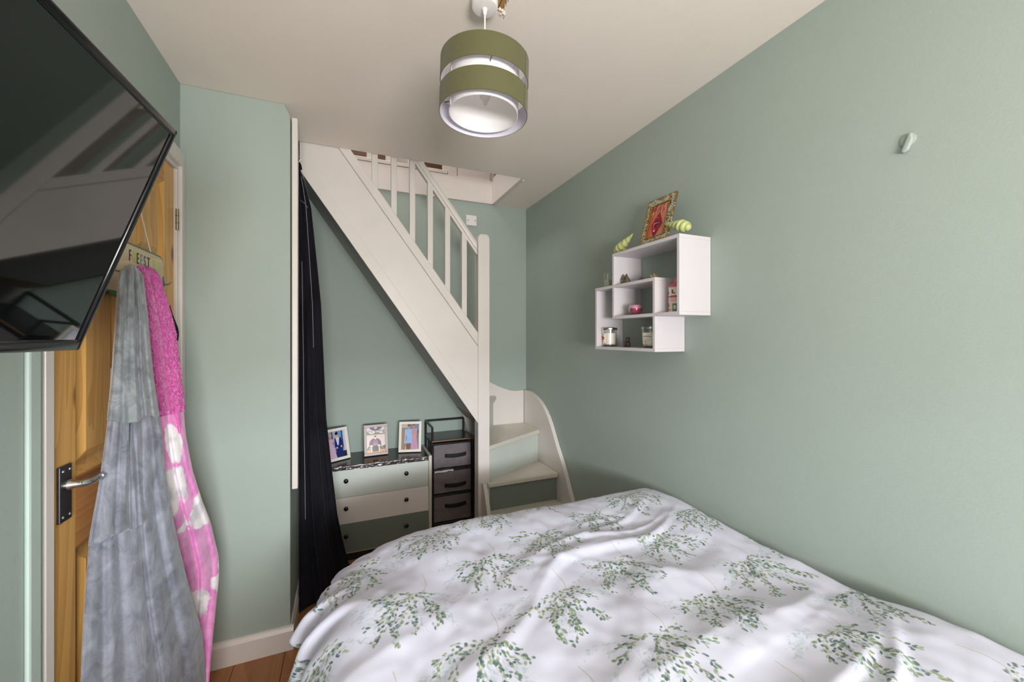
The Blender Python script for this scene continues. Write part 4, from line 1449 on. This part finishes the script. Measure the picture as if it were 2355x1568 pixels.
for z0, z1, hz in ((0.492, 0.646, 0.572), (0.322, 0.462, 0.372), (0.130, 0.296, 0.235)):
    bm = bmesh.new()
    n, m_ = 14, 12
    P = np.zeros((m_, n, 3))
    xs = np.linspace(tx0 + 0.012, tx1 - 0.014, n)
    for j in range(m_):
        P[j, :, 0] = xs
        P[j, :, 1] = ty0 + 0.004 + 0.004 * vnoise(xs * 18 + z0 * 40, xs * 0 + j * 0.5)
        P[j, :, 2] = z0 + (z1 - z0) * j / (m_ - 1)
    me = grid_mesh('fabric_bin', P)
    bm = bmesh.new()
    bm.from_mesh(me)
    box(bm, tx0 + 0.012, tx1 - 0.014, ty0 + 0.009, ty1 - 0.02, z0, z1 - 0.002)
    bin_ = obj('fabric_bin', bm, M['grey_fabric'], tw, 60)
    xh0, xh1 = 0.630, 0.778
    P = np.zeros((4, 15, 3))
    xs = np.linspace(xh0, xh1, 15)
    for j in range(4):
        P[j, :, 0] = xs
        P[j, :, 1] = ty0 - 0.001 - 0.013 * np.sin(np.linspace(0, PI, 15)) ** 0.6
        P[j, :, 2] = hz - 0.012 + 0.024 * j / 3 - 0.003 * np.sin(np.linspace(0, PI, 15))
    me = grid_mesh('handle', P)
    me.materials.append(M['black_fabric'])
    hd_ = obj('handle', me, None, bin_, 180)
    sm_ = hd_.modifiers.new('thick', 'SOLIDIFY')
    sm_.thickness = 0.003
# white cloth caught above the second bin
n, m_ = 30, 10
P = np.zeros((m_, n, 3))
xs = np.linspace(0.560, 0.690, n)
for j in range(m_):
    f_ = j / (m_ - 1)
    P[j, :, 0] = xs
    P[j, :, 1] = ty0 - 0.004 + f_ * 0.06
    P[j, :, 2] = 0.4655 + 0.008 * np.sin(np.clip(f_ * 3.0, 0, PI / 2)) + 0.005 * vnoise(xs * 38, xs * 0 + f_ * 3) + 0.004 * np.clip((xs - 0.56) / 0.1, 0, 1)
me = grid_mesh('crumpled_cloth', P)
me.materials.append(plain('lilac_white_cloth', rgb(232, 226, 240), 0.8, 0.03))
cl = obj('crumpled_cloth', me, None, smooth=180)
so = cl.modifiers.new('thick', 'SOLIDIFY')
so.thickness = 0.006
tag(cl, 'crumpled white cloth poking out above the second grey bin of the drawer tower', 'cloth')

# ------------------------------------------------------------------ black curtain
cr = thing('curtain', 'long black door curtain bunched beside the alcove wall, hanging to the floor', 'curtain', (-0.12, 2.25, 0))
edge_tab = [(2.225, -0.204), (2.19, -0.197), (2.147, -0.182), (2.02, -0.152), (1.759, -0.127), (1.54, -0.107), (1.208, -0.093), (0.963, -0.083), (0.716, -0.059), (0.466, -0.032), (0.327, -0.007), (0.209, 0.020), (0.12, 0.05), (0.02, 0.075)]
zs = np.array([e[0] for e in edge_tab])[::-1]
es = np.array([e[1] for e in edge_tab])[::-1]
nz, nc = 150, 120
zz = np.linspace(0.02, 2.225, nz)
re = np.interp(zz, zs, es)
P = np.zeros((nz, nc, 3))
s_ = np.linspace(0, 1, nc)
for i in range(nz):
    w_ = re[i] - (-0.2035)
    f0 = 0.35 + 0.65 * np.clip((2.2 - zz[i]) / 0.9, 0, 1)
    P[i, :, 0] = -0.2035 + w_ * s_ + 0.004 * np.sin(s_ * 40 + zz[i] * 2) * f0 * np.sin(s_ * PI)
    P[i, :, 1] = 2.235 + f0 * (0.018 * np.sin(s_ * 2 * PI * 1.55 - 0.6 + 0.5 * math.sin(zz[i] * 1.7)) + 0.004 * np.sin(s_ * 2 * PI * 4.3 + zz[i])) + 0.006 * vnoise(s_ * 6, s_ * 0 + zz[i] * 4)
    P[i, :, 2] = zz[i] + 0.012 * vnoise(s_ * 5, s_ * 0 + 3.1) * np.clip(1 - zz[i] / 0.3, 0, 1)
me = grid_mesh('drape', P)
me.materials.append(M['curtain'])
dp = obj('drape', me, None, cr, 180)
md = dp.modifiers.new('thick', 'SOLIDIFY')
md.thickness = 0.002
thread = plain('pale_stitching', rgb(150, 148, 156), 0.8, 0.1)


def seam(col_, i0, i1, off=0.003, rad_=0.0010):
    pts = []
    for i in range(i0, i1, 3):
        p_ = P[i, col_]
        pts.append((p_[0], p_[1] - off, p_[2]))
    return T(pts, rad_, 6)


obj('seam', seam(18, 30, 118), thread, cr)
obj('seam', seam(70, 88, 146), thread, cr)
obj('seam', T([(P[138, c_][0], P[138, c_][1] - 0.004, P[138, c_][2] - 0.0004 * c_) for c_ in range(16, 118, 6)], 0.0009, 6), thread, cr)
hk = obj('hanging_wire', T([(-0.212, 2.235, 2.262), (-0.204, 2.232, 2.266), (-0.198, 2.230, 2.256), (-0.202, 2.232, 2.244), (-0.203, 2.235, 2.222)], 0.0016, 8), M['chrome'], cr)
obj('knot', T([(-0.2025, 2.235, 2.240), (-0.2000, 2.234, 2.226), (-0.1985, 2.234, 2.205)], [0.003, 0.007, 0.009], 10), M['curtain'], cr, 60)

# ------------------------------------------------------------------ television
A = Vector((-0.304, 0.996, 1.7836))
Bq = Vector((-0.456, 1.005, 1.3487))
hd_v = Vector((0.0632, 0.998, 0.0)).normalized()
up_v = (A - Bq).normalized()
up_v = (up_v - hd_v * up_v.dot(hd_v)).normalized()
nrm = hd_v.cross(up_v).normalized()          # faces into the room
if nrm.x < 0:
    nrm = -nrm
tvh = (A - Bq).length
tvw = tvh * 16 / 9
rotm = Matrix((hd_v, up_v, nrm)).transposed().to_4x4()
cen = (A + Bq) / 2 - hd_v * tvw / 2
tvm = Matrix.Translation(cen) @ rotm
tv = thing('television', 'large black flat screen television tilted down from the left wall', 'television', tuple(cen), tuple(rotm.to_euler()))
hw, hh = tvw / 2, tvh / 2
bz = 0.014
for a in ((-hw, hw, hh - bz, hh), (-hw, hw, -hh, -hh + bz + 0.006), (-hw, -hw + bz, -hh, hh), (hw - bz, hw, -hh, hh)):
    obj('bezel', B(a[0], a[1], a[2], a[3], -0.030, 0.0, bev=0.004, seg=3), M['bezel'], tv, world=False, smooth=40)
obj('screen', B(-hw + bz - 0.001, hw - bz + 0.001, -hh + bz + 0.004, hh - bz + 0.001, -0.010, -0.004), M['screen'], tv, world=False)
obj('back_cover', B(-hw + 0.010, hw - 0.010, -hh + 0.010, hh - 0.010, -0.036, -0.028, bev=0.004), M['black'], tv, world=False)
obj('rear_housing', B(-hw * 0.55, hw * 0.55, -hh * 0.45, hh * 0.55, -0.058, -0.034, bev=0.01), M['black'], tv, world=False)
obj('bracket_plate', B(-0.10, 0.10, -0.10, 0.10, -0.064, -0.058), M['dark_metal'], tv, world=False)
cc_ = tvm @ Vector((0, 0, -0.064))
obj('bracket_arm', T([(XL + 0.016, cc_.y - 0.05, cc_.z), (XL + 0.06, cc_.y - 0.03, cc_.z), tuple(cc_)], 0.014, 10), M['dark_metal'], tv)
obj('wall_plate', B(XL + 0.0005, XL + 0.0085, cc_.y - 0.11, cc_.y + 0.01, cc_.z - 0.10, cc_.z + 0.10, bev=0.002), M['dark_metal'], tv)

# ------------------------------------------------------------------ pendant lamp
PXc, PYc = 0.3936, 1.148
pl = thing('pendant_lamp', 'pendant lamp with two olive green fabric bands around a white inner drum', 'lamp', (PXc, PYc, ZC))
obj('ceiling_rose', L([(0.0, -0.034), (0.030, -0.034), (0.037, -0.032), (0.0395, -0.026), (0.0405, 0.0), (0.0, 0.0)], 40, center=(PXc, PYc, ZC)), M['plastic'], pl, 40)
obj('cord_grip', L([(0.0, -0.052), (0.0045, -0.052), (0.0065, -0.044), (0.0085, -0.034), (0.0, -0.034)], 20, center=(PXc, PYc, ZC)), M['plastic'], pl, 60)
obj('cord', T([(PXc, PYc, 2.352), (PXc + 0.0005, PYc, 2.25), (PXc + 0.001, PYc, 2.175)], 0.0027, 10), M['plastic'], pl, 60)
sm4 = Matrix.Translation((PXc, PYc, 2.175)) @ Euler((R(0.5), R(1.6), 0)).to_matrix().to_4x4() @ Matrix.Translation((-PXc, -PYc, -2.175))


def fabric(name, col):
    tm = NT(name)
    v_ = tm.mapping()
    w1 = tm.add('ShaderNodeTexWave')
    w1.inputs['Scale'].default_value = 260
    tm.link(v_, w1.inputs['Vector'])
    f_ = tm.noise(tm.mapping((1, 1, 6)), 60, 3)
    tm.link(tm.ramp(f_, [(0.3, shade(col, 0.93)), (0.7, shade(col, 1.06))]), tm.p.inputs['Base Color'])
    tm.p.inputs['Roughness'].default_value = 0.75
    tm.p.inputs['Sheen Weight'].default_value = 0.15
    tm.bump(w1.outputs['Fac'], 0.10, 0.001)
    return tm.m


olive = fabric('olive_shade_fabric', rgb(86, 84, 50))
liner = plain('white_shade_lining', rgb(226, 224, 236), 0.5, 0.02)
drumw = plain('white_drum_fabric', rgb(232, 230, 230), 0.55, 0.02)
drumw.node_tree.nodes['Principled BSDF'].inputs['Subsurface Weight'].default_value = 0.0


def ring_band(nm, r_, z0, z1, th, mat_out, mat_in, par, seam_at=None):
    n_ = 96
    bm_ = bmesh.new()
    o0 = [bm_.verts.new((PXc + r_ * math.cos(2 * PI * k_ / n_), PYc + r_ * math.sin(2 * PI * k_ / n_), z0)) for k_ in range(n_)]
    o1 = [bm_.verts.new((v_.co.x, v_.co.y, z1)) for v_ in o0]
    i0 = [bm_.verts.new((PXc + (r_ - th) * math.cos(2 * PI * k_ / n_), PYc + (r_ - th) * math.sin(2 * PI * k_ / n_), z0)) for k_ in range(n_)]
    i1 = [bm_.verts.new((v_.co.x, v_.co.y, z1)) for v_ in i0]
    for k_ in range(n_):
        j = (k_ + 1) % n_
        bm_.faces.new((o0[k_], o0[j], o1[j], o1[k_])).material_index = 0
        bm_.faces.new((i0[j], i0[k_], i1[k_], i1[j])).material_index = 1
        bm_.faces.new((o0[j], o0[k_], i0[k_], i0[j])).material_index = 0
        bm_.faces.new((o1[k_], o1[j], i1[j], i1[k_])).material_index = 0
    bmesh.ops.transform(bm_, matrix=sm4, verts=bm_.verts[:])
    o_ = obj(nm, bm_, [mat_out, mat_in], par, 40)
    if seam_at is not None:
        a0 = seam_at
        bm2 = bmesh.new()
        for q in range(6):
            pass
        pts = [(PXc + (r_ + 0.0006) * math.cos(a0), PYc + (r_ + 0.0006) * math.sin(a0), zz_) for zz_ in (z0, z1)]
        tube(bm2, [sm4 @ Vector(p_) for p_ in pts], 0.0008, 6)
        obj('band_seam', bm2, plain('olive_seam', rgb(84, 84, 46), 0.8, 0.05), o_)  # thin olive line along the seam of the band
    return o_


RB = 0.133
seam_ang = math.atan2(-0.3877 * 0.9 - 0.36, 0.9218 * 0.9 - 0.36 * 0.5)
ring_band('upper_band', RB, 2.136, 2.203, 0.0022, olive, liner, pl, seam_ang)
ring_band('lower_band', RB, 2.043, 2.108, 0.0022, olive, liner, pl, seam_ang)
ring_band('inner_drum', 0.104, 2.045, 2.190, 0.0020, drumw, drumw, pl)
wire = plain('black_shade_wire', rgb(46, 46, 40), 0.4, 0.1)
for k_ in range(3):
    a = R(20 + 120 * k_)
    for z_ in (2.140, 2.104):
        p0 = sm4 @ Vector((PXc + 0.104 * math.cos(a), PYc + 0.104 * math.sin(a), z_))
        p1 = sm4 @ Vector((PXc + 0.1310 * math.cos(a), PYc + 0.1310 * math.sin(a), z_))
        obj('spacer', T([p0, p1], 0.0014, 6), wire, pl)
    p0 = sm4 @ Vector((PXc + 0.1055 * math.cos(a + 0.8), PYc + 0.1055 * math.sin(a + 0.8), 2.045))
    p1 = sm4 @ Vector((PXc + 0.1055 * math.cos(a + 0.8), PYc + 0.1055 * math.sin(a + 0.8), 2.19))
    obj('upright_wire', T([p0, p1], 0.0012, 6), M['plastic'], pl)
    p0 = sm4 @ Vector((PXc + 0.020 * math.cos(a), PYc + 0.020 * math.sin(a), 2.178))
    p1 = sm4 @ Vector((PXc + 0.103 * math.cos(a), PYc + 0.103 * math.sin(a), 2.186))
    obj('spider_arm', T([p0, p1], 0.0014, 6), M['plastic'], pl)
obj('lamp_holder', L([(0.0, 0.0), (0.017, 0.0), (0.019, 0.004), (0.019, 0.036), (0.012, 0.044), (0.006, 0.055), (0.0, 0.055)], 24, center=(PXc + 0.001, PYc, 2.125)), M['plastic'], pl, 40)
obj('bulb', L([(0.0, -0.052), (0.004, -0.049), (0.009, -0.040), (0.0155, -0.026), (0.0175, -0.014), (0.015, -0.004), (0.012, 0.002), (0.0, 0.002)], 24, center=(PXc + 0.001, PYc, 2.125)), glass('clear_bulb_glass', (0.93, 0.93, 0.92, 1), 0.2), pl, 180)

# ------------------------------------------------------------------ hook board on the door
hb = thing('hook_board', 'wooden hook board lettered FREESTYLE hanging on the pine door', 'coat rack', (DX, 1.60, 1.58))
SXf = DX + 0.014
yl, yr, zb_, zt_ = 1.420, 1.827, 1.500, 1.662
out = []
rad_ = 0.032
for (cy_, cz_, a0) in ((yr - rad_, zb_ + rad_, -90), (yr - rad_, zt_ - rad_, 0), (yl + rad_, zt_ - rad_, 90), (yl + rad_, zb_ + rad_, 180)):
    for q in range(7):
        a = R(a0 + 15 * q)
        out.append((cy_ + rad_ * math.cos(a), cz_ + rad_ * math.sin(a)))
inn = [((p[0] - (yl + yr) / 2) * 0.975 + (yl + yr) / 2, (p[1] - (zb_ + zt_) / 2) * 0.93 + (zb_ + zt_) / 2) for p in out]
obj('green_border', PR(out, 'x', DX + 0.001, SXf - 0.002, bev=0.001), plain('green_sign_paint', rgb(74, 112, 92), 0.5, 0.15, 20), hb)
obj('board', PR(inn, 'x', DX + 0.0012, SXf, bev=0.001), wood('pale_sign_wood', rgb(222, 204, 168), rgb(160, 128, 88), 'y', knots=False), hb)
letters = [('F', (46, 46, 62)), ('R', (196, 204, 110)), ('E', (44, 36, 62)), ('E', (96, 148, 146)), ('S', (66, 104, 120)), ('T', (50, 50, 78)), ('Y', (200, 208, 116)), ('L', (140, 178, 160)), ('E', (190, 204, 110))]
dg = None
for i, (chh, col) in enumerate(letters):
    cu_ = bpy.data.curves.new('letter', 'FONT')
    cu_.body = chh
    cu_.size = 0.050
    cu_.extrude = 0.0006
    cu_.offset = 0.0
    tmp = bpy.data.objects.new('letter_tmp', cu_)
    C.objects.link(tmp)
    dg = bpy.context.evaluated_depsgraph_get()
    me = bpy.data.meshes.new_from_object(tmp.evaluated_get(dg))
    bpy.data.objects.remove(tmp, do_unlink=True)
    mtx_ = Matrix.Translation((SXf + 0.0008, 1.566 + 0.0245 * i, 1.606 - 0.0004 * i)) @ Euler((R(90), 0, R(90))).to_matrix().to_4x4() @ Matrix.Diagonal((0.62, 1.0, 1.0, 1.0))
    me.transform(mtx_)
    me.materials.append(plain('sign_letter_paint', rgb(*col), 0.5, 0.05))
    obj('letter', me, None, hb)
ym = (yl + yr) / 2 + 0.01
obj('string', T([(DX + 0.008, 1.735, 1.658), (DX + 0.004, ym, 1.842), (DX + 0.008, 1.50, 1.658)], 0.0016, 6), plain('white_string', rgb(232, 226, 214), 0.8, 0.05), hb)
obj('nail', T([(DX - 0.002, ym, 1.843), (DX + 0.010, ym, 1.845)], 0.002, 8), M['brass'], hb)
for yy in (1.470, 1.600, 1.790):
    obj('hook', T([(SXf, yy, 1.570), (SXf + 0.012, yy, 1.560), (SXf + 0.026, yy, 1.562), (SXf + 0.032, yy, 1.575)], 0.003, 8), M['brass'], hb, 60)
blue = plain('blue_flower_paint', rgb(86, 112, 150), 0.5, 0.25, 60)
fl = obj('painted_flower', L([(0.0, 0.0), (0.014, 0.0), (0.012, 0.006), (0.0, 0.008)], 10, mtx=local_matrix((SXf - 0.004, 1.818, 1.567), (0, R(90), 0))), blue, hb, 40)
for q in range(5):
    a = 2 * PI * q / 5 + 0.3
    bm = bmesh.new()
    bmesh.ops.create_icosphere(bm, subdivisions=2, radius=1.0, matrix=Matrix.Translation((SXf - 0.002, 1.818 + 0.014 * math.cos(a), 1.567 + 0.017 * math.sin(a))) @ Matrix.Diagonal((0.004, 0.010, 0.012, 1)))
    obj('petal', bm, blue if q % 2 else plain('yellow_flower_paint', rgb(196, 180, 100), 0.5, 0.1), fl, 180)
bm = bmesh.new()
bmesh.ops.create_icosphere(bm, subdivisions=3, radius=1.0, matrix=Matrix.Translation((SXf - 0.004, 1.482, 1.503)) @ Euler((R(-18), 0, 0)).to_matrix().to_4x4() @ Matrix.Diagonal((0.004, 0.036, 0.010, 1)))
obj('painted_leaf', bm, plain('leaf_green_paint', rgb(60, 128, 66), 0.45, 0.15, 40), hb, 180)


# ------------------------------------------------------------------ robes hanging on the hooks
def robe_part(name, rows, mat, par, depth, nz_=140, nt=150, folds=(), jitter=0.0, wob=0.004, jig=0.0, shift=0.0, smooth=180, zcut=None, seed=0.0, round_top=0.0, round_bot=0.0):
    """Loft between a left and a right edge line; the thickness runs along the line of sight from the room's middle."""
    rows = sorted(rows)
    zz_ = np.array([r_[0] for r_ in rows])
    get = lambda i_: np.array([r_[i_] for r_ in rows])
    z_ = np.linspace(zz_[0], zz_[-1], nz_)
    lx, ly, rx, ry = (np.interp(z_, zz_, get(i_)) for i_ in (1, 2, 3, 4))
    ker = np.ones(9) / 9
    sm = lambda a_: np.convolve(np.pad(a_, 4, mode='edge'), ker, mode='valid')
    lx, ly, rx, ry = sm(lx), sm(ly), sm(rx), sm(ry)
    th = np.linspace(0, 2 * PI, nt, endpoint=False)
    Pm = np.zeros((nz_, nt, 3))
    for i in range(nz_):
        m_ = np.array([(lx[i] + rx[i]) / 2, (ly[i] + ry[i]) / 2])
        e1 = np.array([(rx[i] - lx[i]) / 2, (ry[i] - ly[i]) / 2])
        hwid = np.hypot(*e1)
        v_ = -m_ / np.hypot(*m_)
        f_ = (z_[i] - z_[0]) / (z_[-1] - z_[0])
        dep = depth(f_) if callable(depth) else depth
        k_ = 1.0
        if round_top:
            k_ *= math.sqrt(max(1 - max((f_ - (1 - round_top)) / round_top, 0) ** 2, 0.002))
        if round_bot:
            k_ *= math.sqrt(max(1 - max((round_bot - f_) / round_bot, 0) ** 2, 0.02))
        m2 = m_ + v_ * shift
        c_, s_ = np.cos(th), np.sin(th)
        prof = np.ones_like(th)
        for (pos, wid, amp, drift) in folds:
            cpos = pos + drift * (1 - f_) + 0.05 * vnoise(np.array([z_[i] * 3]), np.array([pos * 9 + seed]))[0]
            dd_ = c_ - cpos
            prof = prof - amp * np.exp(-(dd_ / wid) ** 2) * (s_ > 0) * np.clip((1 - f_) * 6 + 0.25, 0, 1)
        dpt = dep * k_ * (np.sign(s_) * np.abs(s_) ** 0.8) * prof
        wv_ = wob * vnoise(th * 3 + seed, th * 0 + z_[i] * 7)
        x_ = m2[0] + e1[0] * k_ * c_ + v_[0] * (dpt + wv_)
        y_ = m2[1] + e1[1] * k_ * c_ + v_[1] * (dpt + wv_)
        if jig:
            nj_ = (np.maximum(vnoise(th * 26 + seed, th * 0 + z_[i] * 150), -0.3) * 0.75 + 0.35 * rng.random(nt)) * jig
            x_ = x_ + v_[0] * nj_ + e1[0] / hwid * c_ * nj_ * 0.8
            y_ = y_ + v_[1] * nj_ + e1[1] / hwid * c_ * nj_ * 0.8
        Pm[i, :, 0] = np.maximum(x_, -0.6125 + 0.006)
        Pm[i, :, 1] = np.minimum(y_, 2.006)
        Pm[i, :, 2] = z_[i] + (jitter * vnoise(th * 2 + seed, th * 0 + 1.7) if jitter and (f_ < 0.12) else 0)
    me_ = grid_mesh(name, Pm, closed_u=True, cap=True)
    me_.materials.append(mat)
    return obj(name, me_, None, par, smooth)


gray = [(1.576, -0.565, 1.455, -0.548, 1.486), (1.560, -0.566, 1.431, -0.546, 1.509), (1.516, -0.568, 1.421, -0.542, 1.511), (1.442, -0.572, 1.422, -0.535, 1.511), (1.368, -0.576, 1.423, -0.528, 1.505), (1.269, -0.582, 1.423, -0.518, 1.497), (1.177, -0.585, 1.416, -0.509, 1.501), (1.097, -0.585, 1.403, -0.501, 1.508), (0.981, -0.585, 1.372, -0.489, 1.496), (0.867, -0.585, 1.328, -0.477, 1.501), (0.746, -0.585, 1.312, -0.465, 1.520), (0.618, -0.585, 1.299, -0.453, 1.552), (0.483, -0.585, 1.289, -0.441, 1.597), (0.388, -0.585, 1.284, -0.433, 1.627), (0.12, -0.585, 1.275, -0.425, 1.66)]
gr = thing('grey_robe', 'long grey fleece dressing gown hanging on the pine door in front of the pink one', 'dressing gown', (-0.54, 1.46, 0.1))
robe_part('body', [r_ for r_ in gray if r_[0] < 1.25], M['robe_grey'], gr, lambda f_: 0.030 + 0.035 * (1 - f_), folds=((0.16, 0.045, 0.65, -0.04), (-0.35, 0.10, 0.34, -0.05), (0.55, 0.10, 0.36, 0.05), (-0.7, 0.08, 0.3, 0.02)), wob=0.008, seed=1.0, jitter=0.01)
robe_part('hood', [r_ for r_ in gray if r_[0] > 1.15] + [(1.150, -0.585, 1.411, -0.505, 1.500)], M['robe_hood'], gr, lambda f_: 0.046 + 0.014 * (1 - f_), folds=((0.22, 0.10, 0.45, 0.10), (-0.45, 0.14, 0.22, 0.0), (0.68, 0.10, 0.25, 0.02)), wob=0.010, seed=4.0, round_top=0.07, shift=0.022, jitter=0.012)
robe_part('sleeve', [(1.290, -0.583, 1.424, -0.545, 1.440), (1.196, -0.583, 1.418, -0.545, 1.430), (1.111, -0.583, 1.398, -0.543, 1.420), (1.000, -0.583, 1.367, -0.540, 1.410), (0.868, -0.583, 1.318, -0.535, 1.398)], M['robe_grey'], gr, lambda f_: 0.030 - 0.022 * f_, nz_=60, nt=80, folds=((0.2, 0.18, 0.3, 0.05),), wob=0.007, shift=0.020, seed=7.0, jitter=0.006)
robe_part('sleeve', [(1.290, -0.555, 1.440, -0.535, 1.462), (1.170, -0.555, 1.440, -0.535, 1.462), (1.05, -0.550, 1.420, -0.528, 1.462), (0.95, -0.545, 1.412, -0.520, 1.452), (0.862, -0.540, 1.402, -0.512, 1.446)], M['robe_grey'], gr, lambda f_: 0.030 - 0.022 * f_, nz_=60, nt=80, folds=((0.1, 0.2, 0.25, 0.05),), wob=0.007, shift=0.018, seed=9.0, jitter=0.006)

pinkR = [(1.595, -0.560, 1.612), (1.579, -0.557, 1.646), (1.483, -0.544, 1.683), (1.396, -0.533, 1.708), (1.263, -0.517, 1.701), (1.146, -0.502, 1.680), (1.044, -0.490, 1.668), (0.922, -0.475, 1.680), (0.796, -0.462, 1.732), (0.690, -0.453, 1.796), (0.539, -0.438, 1.836), (0.478, -0.432, 1.815), (0.390, -0.428, 1.755), (0.290, -0.425, 1.700), (0.200, -0.420, 1.640)]
gz = np.array([r_[0] for r_ in gray])[::-1]
gy = np.array([r_[4] for r_ in gray])[::-1]
pink = []
for (z0, rx_, ry_) in pinkR:
    yl_ = float(np.interp(z0, gz, gy)) + (0.05 if z0 < 1.5 else 0.075)
    yl_ = min(yl_, ry_ - 0.045)
    pink.append((z0, -0.582, yl_, rx_, ry_))
PATCHES = [(1.595, 0.873, 0.048, 0.083), (1.738, 0.772, 0.066, 0.077), (1.608, 1.036, 0.022, 0.068), (1.685, 0.451, 0.058, 0.045), (1.836, 0.513, 0.034, 0.023), (1.59, 1.16, 0.038, 0.013), (1.796, 0.462, 0.04, 0.035), (1.659, 0.738, 0.028, 0.015)]
pk = thing('pink_robe', 'pink fleece dressing gown with fluffy magenta hood hanging behind the grey one', 'dressing gown', (-0.53, 1.70, 0.2))
pbody = robe_part('body', [r_ for r_ in pink if r_[0] < 1.16], M['robe_pink'], pk, lambda f_: 0.030 + 0.02 * math.sin(PI * f_), folds=((0.28, 0.07, 0.45, 0.10), (0.75, 0.10, 0.2, 0.0)), nz_=260, nt=240, wob=0.007, seed=2.0)
co = np.empty(len(pbody.data.vertices) * 3)
pbody.data.vertices.foreach_get('co', co)
co = co.reshape(-1, 3) + np.array(W['pink_robe'].translation[:])
wob_ = 0.16 * vnoise(co[:, 1] * 60, co[:, 2] * 40) + 0.08 * vnoise(co[:, 1] * 130, co[:, 2] * 110)
pm = np.zeros(len(co))
for (py_, pz_, ry_, rz_) in PATCHES:
    dd_ = np.hypot((co[:, 1] - py_) / ry_, (co[:, 2] - pz_) / rz_) + wob_
    pm = np.maximum(pm, np.clip((1.05 - dd_) * 9, 0, 1))
at_ = pbody.data.attributes.new('print', 'FLOAT', 'POINT')
at_.data.foreach_set('value', pm.astype(np.float32))
robe_part('hood', [r_ for r_ in pink if r_[0] > 1.13] + [(1.125, -0.582, 1.56, -0.500, 1.677)], M['robe_fluffy'], pk, 0.036, nz_=230, nt=300, folds=((0.15, 0.07, 0.40, 0.20),), wob=0.006, jig=0.0115, seed=6.0, round_top=0.06)
obj('pull_cord', T([(-0.505, 1.632, 1.128), (-0.498, 1.628, 1.10), (-0.496, 1.629, 1.06)], [0.004, 0.005, 0.004], 8), M['robe_fluffy'], pk, 60)

black = [(1.492, -0.600, 1.791, -0.586, 1.832), (1.453, -0.600, 1.791, -0.586, 1.865), (1.414, -0.600, 1.799, -0.584, 1.903), (1.390, -0.600, 1.799, -0.582, 1.921), (1.358, -0.600, 1.806, -0.582, 1.894), (1.253, -0.600, 1.800, -0.582, 1.880), (1.126, -0.600, 1.800, -0.582, 1.940), (1.100, -0.600, 1.800, -0.582, 1.952), (1.069, -0.600, 1.800, -0.582, 1.935), (1.007, -0.600, 1.800, -0.582, 1.890)]
bg_ = thing('black_bag', 'black cloth bag on the door, mostly hidden behind the pink dressing gown', 'bag', (-0.595, 1.85, 1.0))
robe_part('bag_body', black, M['black_cloth'], bg_, 0.008, nz_=80, nt=60, wob=0.003, seed=12.0)
obj('bag_strap', T([(-0.599, 1.800, 1.555), (-0.596, 1.815, 1.52), (-0.592, 1.822, 1.47)], 0.004, 8), M['black_cloth'], bg_, 60)
